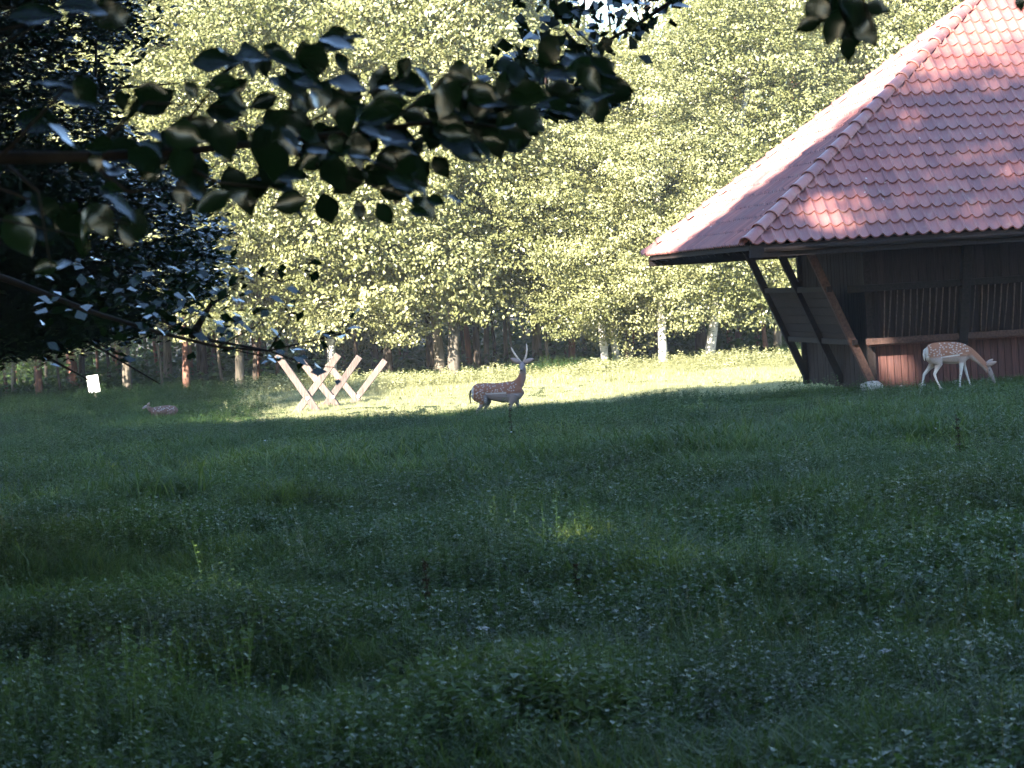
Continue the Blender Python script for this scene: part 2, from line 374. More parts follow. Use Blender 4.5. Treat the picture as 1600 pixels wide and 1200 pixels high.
# hip and ridge caps
def cap_mesh():
    m = MB(); L = 0.50; seg = 8; vs = []
    for (y, r) in ((0, 0.135), (0.05, 0.132), (0.06, 0.122), (L, 0.105)):
        for k in range(seg + 1):
            a = math.pi * (k / seg) * 1.06 - 0.03 * math.pi; vs.append((r * math.cos(a), y, r * math.sin(a) * 0.92))
    fs = []
    for j in range(3):
        for k in range(seg): fs.append((j * 9 + k, j * 9 + k + 1, (j + 1) * 9 + k + 1, (j + 1) * 9 + k))
    n = len(vs)
    for k in range(seg + 1):
        a = math.pi * (k / seg) * 1.06 - 0.03 * math.pi; vs.append((0.115 * math.cos(a), 0, 0.115 * math.sin(a) * .92))
    for k in range(seg): fs.append((k, n + k, n + k + 1, k + 1))
    for k in range(seg + 1):
        a = math.pi * (k / seg) * 1.06 - 0.03 * math.pi; vs.append((0.115 * math.cos(a), .3, 0.112 * math.sin(a) * .92))
    for k in range(seg): fs.append((n + k, n + 9 + k, n + 10 + k, n + k + 1))
    m.add(vs, fs); return m.mesh('hip_tile', M['tile'], smooth=True)
capm = cap_mesh()
def caps(p0, p1, name, off=0.02, down=0.06):
    d = (p1 - p0); Ln = d.length; d.normalize(); x = d.cross(UP).normalized(); nn = x.cross(d).normalized()
    k = int(round(Ln / 0.455)); st = Ln / k
    for i in range(k + (1 if name == 'ridge_tile' else 0)):
        q = p0 + d * (i * st - 0.05 + random.uniform(-.01, .01)) + nn * (off + 0.02 + random.uniform(-.004, .004)) 
        d2 = (d - nn * 0.02).normalized(); n2 = x.cross(d2).normalized()
        Mx = Matrix(((x.x, d2.x, n2.x), (x.y, d2.y, n2.y), (x.z, d2.z, n2.z))).to_4x4(); Mx.translation = q + x * random.uniform(-.006, .006)
        ob = bpart(name, capm); ob.matrix_basis = Mx
e0 = UP * 0.03
caps(B(-.02, -.02, EZ - .01) + e0, A1 + e0, 'hip_tile'); caps(B(-.02, 2 * W2 + .02, EZ - .01) + e0, A1 + e0, 'hip_tile')
caps(B(LEN, 0, EZ) + e0, A2 + e0, 'hip_tile'); caps(B(LEN, 2 * W2, EZ) + e0, A2 + e0, 'hip_tile')
caps(A1 + UP * .02, A2 + UP * .02, 'ridge_tile')
def bbeam(name, p, q, w, h, mat, up=UP, label=None, bev=0.006, parent=None):
    m = MB(); m.beam(p, q, w, h, up); return bpart(name, m.mesh(name, M[mat], bevel=bev), label, parent)
# gutter and fascia
g = MB(); seg = 7
for (p, q) in ((B(0.25, -0.085, EZ - 0.05), B(LEN, -0.085, EZ - 0.05)),):
    vs = []
    for P0 in (p, q):
        for rr in (0.075, 0.068):
            for k in range(seg + 1):
                a = math.pi + math.pi * k / seg; vs.append(P0 - BB * (rr * math.cos(a)) * -1 + UP * (rr * math.sin(a)))
    n8 = seg + 1; fs = []
    for k in range(seg): fs += [(k, k + 1, 2 * n8 + k + 1, 2 * n8 + k), (n8 + k, 3 * n8 + k, 3 * n8 + k + 1, n8 + k + 1), (k, n8 + k, n8 + k + 1, k + 1)]
    fs += [(0, 2 * n8, 3 * n8, n8), (seg, n8 + seg, 3 * n8 + seg, 2 * n8 + seg)]
    g.add(vs, fs)
bpart('gutter', g.mesh('gutter', M['dark_beam'], smooth=True))
bbeam('fascia', B(0, 0.02, EZ - .11), B(LEN, 0.02, EZ - .11), 0.03, 0.2, 'dark_beam')
bbeam('fascia', B(0.03, 0.05, EZ - .045), B(0.03, 2 * W2, EZ - .045), 0.03, 0.075, 'dark_board')
bbeam('fascia', B(0, 2 * W2 - .02, EZ - .11), B(LEN, 2 * W2 - .02, EZ - .11), 0.03, 0.2, 'dark_beam')
rf = MB()
for k in range(16):
    b = 0.35 + k * (2 * W2 - .7) / 15; run = min(b, 2 * W2 - b, W2 * .98) - .12
    rf.beam(B(0.08, b, EZ - .10), B(max(run, .2), b, EZ - .10 + RISE / W2 * max(run - .06, .14)), 0.07, 0.08)
for k in range(18):
    a = 0.5 + k * (LEN - 1.0) / 17; run = min(a, LEN - a, W2 * .98) - .12
    rf.beam(B(a, 0.08, EZ - .12), B(a, max(run, .2), EZ - .12 + RISE / W2 * max(run - .06, .14)), 0.07, 0.12)
o_ = bpart('rafters', rf.mesh('rafters', M['dark_beam']), 'dark rafters under the overhanging roof'); o_['kind'] = 'stuff'
# core walls: a 2.6 .. , b 2.75 .. 8.4
KA, KB, KB2 = 2.6, 2.75, 2 * W2 - 2.75; KA2 = LEN - KA
WT = EZ + RISE / W2 * KB - .15
inner = MB()
for (p, q) in ((B(KA + .06, KB + .06), B(KA2 - .06, KB + .06)), (B(KA + .06, KB + .1), B(KA + .06, KB2 - .1)), (B(KA + .06, KB2 - .06), B(KA2 - .06, KB2 - .06)), (B(KA2 - .06, KB + .1), B(KA2 - .06, KB2 - .1))):
    mid = (GK + WT) / 2
    inner.beam(p + UP * mid, q + UP * mid, 0.04, WT - GK)
bpart('inner_wall', inner.mesh('inner_wall', M['dark_board']))
def boards(p, q, z0, z1, mat, name, bw=0.125, off=0.0, t=0.022, lim=999):
    d = q - p; L = d.length; d.normalize(); nrm = Vector((d.y, -d.x, 0)); k = int(L / bw)
    for i in range(min(k, lim)):
        c = p + d * ((i + .5) * bw) + nrm * (off + random.uniform(-.004, .004))
        w = bw - 0.012; ze = z1 + random.uniform(-.01, .01); zs = z0 - random.uniform(0, .04)
        m = MB(); vs = [c + d * sx * w / 2 + nrm * sy * t / 2 + UP * z for z in (zs, ze) for sx, sy in ((-1, -1), (1, -1), (1, 1), (-1, 1))]
        m.add(vs, [(3, 2, 1, 0), (4, 5, 6, 7), (0, 1, 5, 4), (1, 2, 6, 5), (2, 3, 7, 6), (3, 0, 4, 7)])
        bpart(name, m.mesh(name, M[mat]))
SK = GK + 0.76
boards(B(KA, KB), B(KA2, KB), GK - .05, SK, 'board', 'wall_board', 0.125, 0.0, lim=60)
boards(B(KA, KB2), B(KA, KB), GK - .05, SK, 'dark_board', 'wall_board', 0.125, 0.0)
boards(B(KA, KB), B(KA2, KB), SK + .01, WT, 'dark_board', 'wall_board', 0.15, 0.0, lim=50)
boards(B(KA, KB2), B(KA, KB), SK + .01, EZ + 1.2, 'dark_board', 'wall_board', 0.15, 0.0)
bbeam('corner_post', B(KA - .03, KB - .03, GK - .1), B(KA - .03, KB - .03, WT), 0.14, 0.14, 'dark_beam', BB)
bbeam('corner_post', B(KA - .03, KB2 + .03, GK - .1), B(KA - .03, KB2 + .03, EZ + 1.4), 0.14, 0.14, 'dark_beam', BB)
FL = 0.42                                     # outward flare per metre of height
def outf(z): return FL * (z - GK)
# end struts (lean out to the left), front struts (lean out to the front)
for b, mt in ((KB - .05, 'beam'), ((KB + KB2) / 2 - .3, 'dark_beam'), (KB2 + .02, 'dark_beam')):  # near strut coloured lighter for sunlight, the shaded ones a darker copy
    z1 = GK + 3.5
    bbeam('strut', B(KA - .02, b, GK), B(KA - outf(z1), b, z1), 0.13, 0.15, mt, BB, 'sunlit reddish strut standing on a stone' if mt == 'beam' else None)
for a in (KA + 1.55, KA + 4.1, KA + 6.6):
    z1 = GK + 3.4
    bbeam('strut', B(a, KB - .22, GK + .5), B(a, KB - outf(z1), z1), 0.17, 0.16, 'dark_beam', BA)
# front rack
ZL, ZR = GK + 0.80, GK + 1.74
bbeam('ledge', B(KA - .18, KB - outf(ZL) - .02, ZL), B(KA2, KB - outf(ZL) - .02, ZL), 0.10, 0.11, 'beam')
bbeam('ledge_board', B(KA - .1, KB - .17, ZL - .075), B(KA2, KB - .17, ZL - .075), 0.32, 0.025, 'board')
bbeam('rack_rail', B(KA - .55, KB - outf(ZR), ZR), B(KA2, KB - outf(ZR), ZR), 0.08, 0.12, 'dark_beam')
k = 0; a = KA + 0.12
while a < KA + 5.5:
    jz = random.uniform(-.02, .02); ja = random.uniform(-.03, .03)
    m = MB(); m.tube([B(a + ja, KB - outf(ZL) + .01, ZL + .03), B(a + ja * .5, KB - outf((ZL + ZR) / 2), (ZL + ZR) / 2), B(a, KB - outf(ZR) + .01, ZR)], 0.0115 + random.uniform(-.002, .003), 6)
    bpart('rack_slat', m.mesh('rack_slat', M['slat'], smooth=True)); a += 0.116; k += 1
# end panel of sloping boards between the struts
z0p, z1p = GK + .80, GK + 1.76; nb = 6
for i in range(nb):
    za = z0p + (z1p - z0p) * i / nb; zb = z0p + (z1p - z0p) * (i + 1) / nb - .008; zc = (za + zb) / 2
    bbeam('panel_board', B(KA - outf(zc) + .03 , KB - .1, zc), B(KA - outf(zc) + .03, KB2 + .1, zc), zb - za + .01, 0.025, 'dark_board', (UP - BA * FL).normalized().cross(BB), None, 0)
bbeam('rack_rail', B(KA - outf(z1p) , KB - .2, z1p), B(KA - outf(z1p), KB2 + .15, z1p), 0.09, 0.10, 'dark_beam')
bbeam('ledge', B(KA - outf(z0p) , KB - .2, z0p), B(KA - outf(z0p), KB2 + .15, z0p), 0.09, 0.10, 'dark_beam')
def rock(loc, sx, sy, sz, mat, seed):
    bm = bmesh.new(); bmesh.ops.create_icosphere(bm, subdivisions=2, radius=1)
    for v in bm.verts:
        k = 1 + 0.22 * noise.noise(v.co * 1.3 + Vector((seed, 0, 0))); v.co = Vector((v.co.x * sx * k, v.co.y * sy * k, v.co.z * sz * k)) + Vector(loc)
    me = bpy.data.meshes.new('stone'); bm.to_mesh(me); bm.free(); me.materials.append(M[mat]); return me
bpart('footing_stone', rock(B(KA - .06, KB - .08, GK - .02), .22, .2, .14, 'stone', 3), 'pale stone under the strut')
for i in range(5): bpart('plinth_stone', rock(B(KA + .35 + i * .55 + random.uniform(-.15, .15), KB - .12, GK - .05 + .01 * (i % 3)), .05 + .02 * (i % 3), .06, .05, 'stone', 5 + i))
# trampled mud
mv = []; mf = []
for i in range(11):
    for j in range(19):
        a = -0.6 + 3.3 * i / 10 ; b = 1.9 + 7.6 * j / 18; p = B(a - .3 * math.sin(j), b + .2 * math.sin(i * 2))
        edge = i in (0, 10) or j in (0, 18); mv.append((p.x, p.y, gz(p.x, p.y) + (-.03 if edge else .02 + .012 * math.sin(i * 3 + j))))
for i in range(10):
    for j in range(18): mf.append((i * 19 + j, (i + 1) * 19 + j, (i + 1) * 19 + j + 1, i * 19 + j + 1))
tag(link('mud', np_mesh('mud', mv, mf, M['mud'], smooth=True)), kind='structure')

# ------------------------------------------------------------------ trees of the far wood
def make_crown(name, z0, z1, rad, nclump, nleaf, size, mat, seed, shape=0.45, cl=(0.35, 0.9), flat=0.45, shell=0.55, mass=False):
    rng = np.random.default_rng(seed); pts = []; tint = []; nr = []
    for i in range(nclump):
        h = rng.uniform(0, 1) ** 0.9; prof_ = (math.sin(math.pi * min(1, (h * .85 + .12))) ** shape)
        a = rng.uniform(0, 2 * math.pi); rr = rad * prof_ * math.sqrt(rng.uniform(shell ** 2, 1)) * rng.uniform(.7, 1.12)
        c = np.array([rr * math.cos(a), rr * math.sin(a), z0 + (z1 - z0) * h - 0.12 * rr])
        cr = rng.uniform(*cl); k = int(nleaf * (cr / cl[1]) ** 2 * rng.uniform(.6, 1.3)) + 6
        q = rng.normal(size=(k, 3)); q /= np.linalg.norm(q, axis=1, keepdims=True); u = q.copy()
        if mass:          # leaves gather in small sprays on the surface of a rounded mass
            seeds_ = rng.normal(size=(max(5, k // 14), 3)); seeds_ /= np.linalg.norm(seeds_, axis=1, keepdims=True)
            sr_ = rng.uniform(.72, 1.12, len(seeds_)); pick = rng.integers(0, len(seeds_), k)
            q = seeds_[pick] * sr_[pick][:, None] * cr + rng.normal(size=(k, 3)) * np.array([.17, .17, .10]) * max(cr, .8); u = seeds_[pick]
            q *= np.array([1, 1, .72])
        else:
            q *= rng.uniform(0, 1, (k, 1)) ** .45 * np.array([cr, cr, cr * .42]); q[:, 2] -= 0.25 * (q[:, 0] ** 2 + q[:, 1] ** 2) / cr
        pts.append(c + q); nr.append(u); tint.append(np.clip(rng.normal(.5, .14) + rng.normal(0, .2, k), 0, 1))
    C = np.concatenate(pts); V, Fc = leaf_cloud(C, size, flat=flat, rng=rng, out=np.concatenate(nr) if mass else None)
    return np_mesh(name, V, Fc, mat, np.concatenate(tint))
CROWNS = [make_crown('crown', (2.9, 2.2, 3.0, 2.1, 2.6)[i], 18, 4.3 + .4 * (i % 3), 170, 820, 0.14, M["forest_leaf"], 100 + i, cl=(.6, 1.75), flat=.2, shell=.3, mass=True) for i in range(5)]
HIGH = [make_crown('crown', 4.0, 20, 3.6, 380, 150, 0.16, M['forest_leaf'], 200 + i, cl=(.5, 1.1)) for i in range(2)]
def trunk_mesh(h, r, lean, mat, seed, limbs=7, z_l=2.5):
    rnd = random.Random(seed); m = MB(); pts = []; rad = []
    for i in range(11):
        t = i / 10; pts.append(Vector((lean[0] * t * h + rnd.uniform(-.06, .06) * (i > 0), lean[1] * t * h + rnd.uniform(-.06, .06) * (i > 0), t * h - .15 * (i == 0)))); rad.append(r * (1 - .8 * t) * (1.25 if i == 0 else 1))
    m.tube(pts, rad, 9)
    for j in range(limbs):
        t = rnd.uniform(z_l / h, .85); i = int(t * 10); p = pts[i].lerp(pts[min(i + 1, 10)], t * 10 - i); a = rnd.uniform(0, 6.28); L = rnd.uniform(1.4, 3.0) * (1 - t * .5)
        d = Vector((math.cos(a), math.sin(a), .35)); q = [p, p + d * L * .5 + Vector((0, 0, .15)), p + d * L + Vector((rnd.uniform(-.3, .3), rnd.uniform(-.3, .3), rnd.uniform(-.1, .5)))]
        rr = r * (1 - .8 * t) * .42; m.tube(q, [rr, rr * .65, rr * .2], 6)
    return m.mesh('trunk', mat, smooth=True)
def tree(name, loc, me_crown, h, r, mat, label, lean=(0, 0), group=None, crown_rot=0, crown_scale=1.0, seed=0, limbs=7):
    t = empty(name, loc); tag(t, label, 'tree', group)
    link('trunk', trunk_mesh(h, r, lean, M[mat], seed, limbs), t)
    if me_crown:
        c = link('crown', me_crown, t); c.rotation_euler = (0, 0, crown_rot); c.scale = (crown_scale,) * 3
        c.location = (lean[0] * h * .6 + .7 * math.sin(seed * 5.1), lean[1] * h * .6 - (1.2 if group and 'sunny' in group else 0), 0)
    return t
def at_base(px, Y):
    # point on the ground seen in column px at depth Y (roll taken into account at base height)
    z = gz((px - 800) / F * Y, Y); x = (px - 800) / F * Y
    for _ in range(4):
        q = proj([(x, Y, z)])[0]; x += (px - q[0]) / F * Y; z = gz(x, Y)
    return (x, Y, z)
fr = [  # px, Y, radius, bark, lean, label
 (1037, 97, .135, 'birch_bark', (0.02, 0), 'white birch with the straightest bare trunk, between the buck and the barn'),
 (1105, 98, .15, 'birch_bark', (0.20, 0), 'white birch whose trunk leans right towards the barn eave'),
 (948, 98.5, .12, 'birch_bark', (-0.02, .01), 'left stem tree of the pair of white birches right of the buck'),
 (968, 98.9, .11, 'birch_bark', (-0.12, .02), 'right hand birch of the close pair, tilting left behind its neighbour'),
 (521, 99.5, .14, 'birch_bark', (0.01, 0), 'white birch showing between the beams of the wooden frames'),
 (709, 98.5, .19, 'grey_bark', (0.03, 0), 'thick grey dappled tree trunk standing left of the buck'),
 (690, 99.5, .17, 'grey_bark', (-0.03, 0), 'grey tree close behind the thick dappled trunk left of the buck'),
 (747, 101, .12, 'bark', (0.0, 0), 'dark slim tree rising right above the rump of the buck'),
 (893, 103, .11, 'red_bark', (0.10, 0), 'leaning reddish tree between the buck and the twin birches'),
 (610, 100, .12, 'bark', (0.02, 0), 'dark tree just right of the wooden frames'),
 (375, 99, .14, 'grey_bark', (0.04, 0), 'grey barked tree left of the wooden frames'),
 (292, 101, .12, 'red_bark', (0.0, 0), 'reddish trunk tree behind the hollow where the deer lies'),
 (200, 102, .15, 'grey_bark', (0.0, 0), 'speckled grey tree right of the white board'),
 (62, 103, .12, 'red_bark', (0.0, 0), 'tree with a small sunlit spot left of the white board'),
 (1215, 101, .13, 'grey_bark', (0.05, 0), 'tree seen past the left struts of the barn'),
 (1330, 103, .15, 'bark', (0.0, 0), 'tree whose crown rises behind the left slope of the barn roof'),
 (1470, 104, .15, 'bark', (0.0, 0), 'tall tree rising behind the middle of the barn roof'),
 (1600, 105, .15, 'bark', (0.0, 0), 'tall tree behind the barn ridge at the picture edge'),
 (-60, 101, .15, 'bark', (0.0, 0), 'tree at the left end of the sunny wood edge'),
]
for i, (px, Y, r, bk, lean, lab) in enumerate(fr):
    nm = 'birch_tree' if bk == 'birch_bark' else 'alder_tree'
    cs = 1.0 + .12 * math.sin(i * 2.3)
    if abs(px - 960) < 160 or abs(px - 500) < 60: cs = .62 if abs(px - 960) < 90 else .7
    tree(nm, at_base(px, Y), CROWNS[i % 5], 17, r, bk, lab, lean, 'trees along the sunny wood edge', i * 1.7, cs, i)
# second and third rows
rows = []
rr_ = random.Random(5)
for Y, n, x0, x1 in ((107, 13, -22, 24), (114, 13, -25, 27), (123, 14, -28, 30)):
    for i in range(n): rows.append((x0 + (x1 - x0) * (i + rr_.uniform(.1, .9)) / n, Y + rr_.uniform(-2.5, 2.5)))
for i, (x, Y) in enumerate(rows):
    tree('alder_tree', (x, Y, gz(x, Y)), (CROWNS + HIGH)[i % 7] if i % 3 else HIGH[i % 2], 19, rr_.uniform(.09, .19), ('bark', 'red_bark', 'grey_bark', 'bark')[i % 4],
         'leafy tree of the wood behind the ' + ('left wood edge' if x < -9 else 'crossed wooden frames' if x < -3 else 'standing buck' if x < 3 else 'white birches' if x < 8 else 'barn roof') + (', in the second row' if Y < 110 else ', in the third row' if Y < 118 else ', in the last row'), (rr_.uniform(-.04, .04), 0), 'trees deeper in the wood', i * 2.1, (.6 if min(abs(800 + F * x / Y - 960) / 230, abs(800 + F * x / Y - 500) / 150) < 1 else rr_.uniform(.95, 1.2)), 50 + i, 4)
for i in range(110):                           # bare stems in the dark of the wood
    x = rr_.uniform(-20, 16); Y = rr_.uniform(101, 122)
    t = empty('young_tree', (x, Y, gz(x, Y))); tag(t, 'slim bare stem among the shaded trunks behind the ' + ('left wood edge' if x < -9 else 'crossed wooden frames' if x < -3 else 'standing buck' if x < 3 else 'white birches'), 'tree', 'slim stems in the shaded wood')
    link('trunk', trunk_mesh(9, rr_.uniform(.04, .10), (rr_.uniform(-.07, .07), 0), M[('bark', 'red_bark', 'grey_bark')[i % 3]], 300 + i, 3), t)
rng = np.random.default_rng(15); n = 42000
C = np.stack([rng.uniform(-26, 28, n), rng.uniform(104, 130, n), np.zeros(n)], 1)
hh = np.array([1.1 + 1.5 * noise.noise(Vector((c[0] * .35, c[1] * .35, 4))) for c in C]); C[:, 2] = ground(C[:, 0], C[:, 1]) + rng.uniform(0, 1, n) * np.clip(hh, .25, 3) * np.clip((C[:, 1] - 101) / 8, .3, 1.3)
V, Fc = leaf_cloud(C, 0.26, flat=.4, rng=rng)
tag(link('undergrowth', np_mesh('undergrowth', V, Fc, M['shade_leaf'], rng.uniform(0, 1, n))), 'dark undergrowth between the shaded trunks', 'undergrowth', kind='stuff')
# far wood mass
rng = np.random.default_rng(11); n = 130000
C = np.stack([rng.uniform(-55, 55, n), rng.uniform(134, 158, n), rng.uniform(-3, 20, n) + 1.5 * rng.normal(size=n)], 1)
cx_ = 800 + F * C[:, 0] / C[:, 1]; C = C[~((C[:, 2] > 9 + 1.5 * np.sin(cx_ / 13)) & ((abs(cx_ - 960) < 110) | (abs(cx_ - 500) < 70)))]; n = len(C)
V, Fc = leaf_cloud(C, 0.42, flat=.2, rng=rng)
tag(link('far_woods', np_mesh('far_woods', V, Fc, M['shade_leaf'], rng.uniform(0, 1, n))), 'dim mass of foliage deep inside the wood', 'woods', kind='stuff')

# ------------------------------------------------------------------ unseen trees around the view, placed to cast shade
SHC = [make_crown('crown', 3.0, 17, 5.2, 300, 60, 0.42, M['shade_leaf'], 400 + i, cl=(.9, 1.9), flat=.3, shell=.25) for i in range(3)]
# holes cut in the crowns to place sun patches: where, how wide, how clear
def on_front(px, py, Y): return P(px, py, Y)
SUN_HOLES = [(P(1400, 582, 53.1), .2, .9), (P(1345, 530, 52.6), .12, .8), (P(1315, 338, 50.9), .36, .8), (P(1270, 345, 50.7), .2, .5), (P(1400, 190, 52.8), .25, .6), (P(1135, 312, 59), .75, .97), (P(1200, 262, 58.5), .75, .95), (P(1065, 362, 60), .75, .97), (P(1270, 208, 58), .65, .9), (P(1340, 155, 57.5), .6, .9), (P(1200, 300, 56), .2, .5),
        (G(262, 742), .22, .5), (G(590, 716), .3, .42), (G(690, 715), .2, .35), (G(185, 893), .16, .5), (G(955, 862), .08, .8), (G(610, 770), .2, .3), (G(410, 720), .25, .35), (G(1060, 655), .5, .5), (G(1130, 655), .4, .5), (P(146, 600, 97), .5, 1), (P(205, 590, 102), .4, 1), (P(290, 590, 101), .4, .9), (P(62, 590, 103), .3, .9), (P(300, 630, 85), .7, .8)]
SUNV = np.array(S)
for a_ in (.4, 1.2, 2.0, 2.8, 3.6, 4.4):
    for db in (.7, 2.0, 3.2):
        if 2 * W2 - a_ - db > a_ + 1.6: SUN_HOLES.append((B(a_, 2 * W2 - a_ - db, EZ + RISE / W2 * a_), .8 if db < 3 else .5, .97 if db < 3 else .7))
def pierce(me, Mw, rng):
    n = len(me.vertices); co = np.empty(n * 3, np.float32); me.vertices.foreach_get('co', co); co = co.reshape(-1, 3)
    fc = co.reshape(-1, 4, 3).mean(1); A = np.array(Mw); w = fc @ A[:3, :3].T + A[:3, 3]; keep = np.ones(len(w), bool)
    for (p, r, k) in SUN_HOLES:
        d = w - np.array(p); t = d @ SUNV; dist = np.linalg.norm(d - t[:, None] * SUNV, axis=1)
        keep &= ~((t > 3) & (dist < r + .18) & (rng.random(len(w)) < k))
    if keep.all(): return me
    tint = np.empty(len(fc), np.float32); me.attributes['tint'].data.foreach_get('value', tint)
    V = co.reshape(-1, 4, 3)[keep].reshape(-1, 3); return np_mesh('crown', V, np.arange(len(V)).reshape(-1, 4), me.materials[0], tint[keep])
def shade_tree(x, y, top, k, lab, sr=1.0):
    g0 = gz(x, y); sc = (top - g0) / 17.0
    t = empty('beech_tree', (x, y, g0)); tag(t, lab, 'tree', 'tall trees beside the meadow')
    link('trunk', trunk_mesh(16 * sc, .3, (0, 0), M['bark'], 700 + k, 8, 4), t)
    Mw = Matrix.Translation((x, y, g0)) @ Matrix.Rotation(k * 1.3, 4, 'Z') @ Matrix.Diagonal((sr, sr, sc, 1))
    c = link('crown', pierce(SHC[k % 3], Mw, np.random.default_rng(k)), t); c.scale = (sr, sr, sc); c.rotation_euler = (0, 0, k * 1.3)
SH = [(-15, 38.5, 19, .85), (-16, 31, 15.5, .75), (-14, 24, 21, 1.0), (-13, 15, 24, 1.1), (-13, 6, 25, 1.15), (-12, -3, 23, 1.15), (-11, -12, 22, 1.15),
      (-19, 47, 10.5, .95), (-24, 53, 11.5, .95), (-9, -1, 14, .9), (-22, 20, 28, 1.2), (-23, 6, 30, 1.2), (-20, 31, 22, .9), (-29.5, 60, 18, 1.05), (-33, 68, 18, 1.0), (-37, 73, 17, 1.0), (-41, 82, 14, 1.0), (-26, 56, 17, .8),
      (9, -5, 20, 1.0), (13, 4, 19, 1.0), (3, -12, 24, 1.2), (15, 14, 17, .9), (-4, -9, 22, 1.1), (2.5, -3.5, 22, 1.2), (-5, 2, 19, .9), (-7.5, -6, 20, 1.1), (-8.5, 9, 20, .75)]  # unseen trees beside and behind the camera, added to darken the foreground
for k, (x, y, top, sr) in enumerate(SH): shade_tree(x, y, top, k, 'tall leafy tree out of view, placed to cast shade over the grass', sr)

# ------------------------------------------------------------------ dark tree at the left, mid distance
def in_poly(q, poly):
    x, y = q; c = False; j = len(poly) - 1
    for i in range(len(poly)):
        if (poly[i][1] > y) != (poly[j][1] > y) and x < (poly[j][0] - poly[i][0]) * (y - poly[i][1]) / (poly[j][1] - poly[i][1]) + poly[i][0]: c = not c
        j = i
    return c
def crown_from_outline(name, clumps, nleaf, size, seed, mat, flat=.5):
    rng = np.random.default_rng(seed); pts = []
    for (c, cr) in clumps:
        k = int(nleaf * rng.uniform(.6, 1.3)); q = rng.normal(size=(k, 3)); q /= np.linalg.norm(q, axis=1, keepdims=True); q *= rng.uniform(0, 1, (k, 1)) ** .5
        q *= np.array([cr, cr, cr * .35]); pts.append(np.array(c) + q)
    C = np.concatenate(pts); V, Fc = leaf_cloud(C, size, flat=flat, rng=rng); return np_mesh(name, V, Fc, mat, rng.uniform(0, 1, len(C)))
left_tree = empty('hazel_tree', (-5.2, 21, gz(-5.2, 21))); tag(left_tree, 'dark shaded tree filling the upper left edge of the view', 'tree')
lt = Vector(left_tree.location)
bpy.context.view_layer.update()
def wpart(name, me, parent):
    o = bpy.data.objects.new(name, me); COL.objects.link(o); o.parent = parent; o.matrix_parent_inverse = Matrix.Translation(-Vector(parent.location)); return o
m = MB(); base = lt
m.tube([lt - UP * .1, lt + Vector((.05, 0, 1.5)), lt + Vector((-.05, .1, 3)), lt + Vector((.1, 0, 5)), lt + Vector((0, 0, 7))], [.22, .17, .14, .1, .03], 10)
m.tube([P(-180, 60, 20.6), P(-40, 260, 20.3), P(110, 400, 20), P(230, 490, 19.8), P(330, 532, 19.6), P(420, 548, 19.5)], [.05, .035, .026, .018, .012, .005], 7)
m.tube([P(-180, -150, 20.6), P(-60, 20, 20.3), P(150, -10, 20), P(150, 240, 19.9)], [.05, .035, .016, .006], 7)
for (x0, y0, x1, y1) in ((-150, 300, 300, 330), (-150, 200, 280, 130), (-150, 120, 240, 30), (-150, 400, 250, 600), (-150, 420, 200, 560), (-100, 500, 150, 600), (230, 490, 330, 430), (300, 525, 360, 460), (110, 400, 330, 400)):
    m.tube([P(x0, y0, 20.5), P((x0 + x1) / 2, (y0 + y1) / 2 - 18, 20.3), P(x1, y1, 20)], [.03, .014, .004], 6)
wpart('trunk', m.mesh('trunk', M['near_bark'], smooth=True), left_tree)
rl = random.Random(3); cl = []
poly_d = [(-900, -400), (120, -400), (230, -60), (250, 60), (180, 120), (200, 240), (300, 260), (330, 380), (345, 450), (270, 480), (235, 520), (180, 530), (110, 545), (0, 560), (-900, 600)]
while len(cl) < 7000:
    px = rl.uniform(-420, 360); py = rl.uniform(-260, 620) if rl.random() < .6 else rl.uniform(230, 610)
    if not in_poly((px, py), poly_d): continue
    dens = 1.0 if px < 130 else max(.25, 1 - (px - 130) / 200)
    if py > 230: dens = max(dens, .75)
    if noise.noise(Vector((px / 70, py / 55, 0))) < -.12 and px > 90: dens *= .25
    if rl.random() > dens: continue
    cl.append((tuple(P(px, py, rl.uniform(18.5, 23.5))), rl.uniform(.1, .3)))
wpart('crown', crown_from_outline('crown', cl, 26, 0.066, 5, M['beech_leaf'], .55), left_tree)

# ------------------------------------------------------------------ near beech with big leaves
near = empty('beech_tree', (-1.75, 5.4, gz(-1.75, 5.4))); tag(near, 'near beech whose large dark blurred leaves hang across the top left', 'tree')
bpy.context.view_layer.update()
m = MB(); nb_ = Vector(near.location)
m.tube([nb_ - UP * .1, nb_ + UP * 1.2, nb_ + Vector((.03, 0, 2.6)), nb_ + Vector((0, 0, 5))], [.2, .16, .13, .08], 12)
main = [(-560, 330), (-250, 270), (0, 247), (130, 245), (250, 240), (430, 222), (600, 200), (700, 188), (800, 170), (900, 140), (945, 122)]
NY = 5.3
m.tube([P(x, y, NY) for x, y in main], [.03, .02, .012, .0095, .008, .0065, .005, .004, .003, .0022, .0012], 8)
twigs = [((0, 247), (100, 140), (260, 170)), ((130, 245), (230, 160), (400, 170)), ((250, 240), (340, 130), (420, 95)), ((430, 222), (465, 140), (530, 60)), ((430, 222), (520, 170), (640, 120)),
         ((600, 200), (660, 150), (770, 120)), ((700, 188), (770, 150), (880, 110)), ((130, 245), (200, 300), (320, 290)), ((250, 240), (340, 285), (480, 300)), ((430, 222), (520, 270), (640, 310)), ((500, 212), (590, 255), (690, 300)),
         ((-250, 270), (-80, 120), (90, 20)), ((-250, 270), (-60, 60), (190, 5)), ((-250, 270), (-60, 330), (130, 370)), ((-100, 255), (40, 310), (200, 350)), ((0, 247), (60, 300), (80, 420)), ((700, 188), (760, 195), (820, 205))]
for tw in twigs: m.tube([P(x, y, NY - .1 + .2 * random.random()) for x, y in tw], [.004, .0028, .0012], 6)
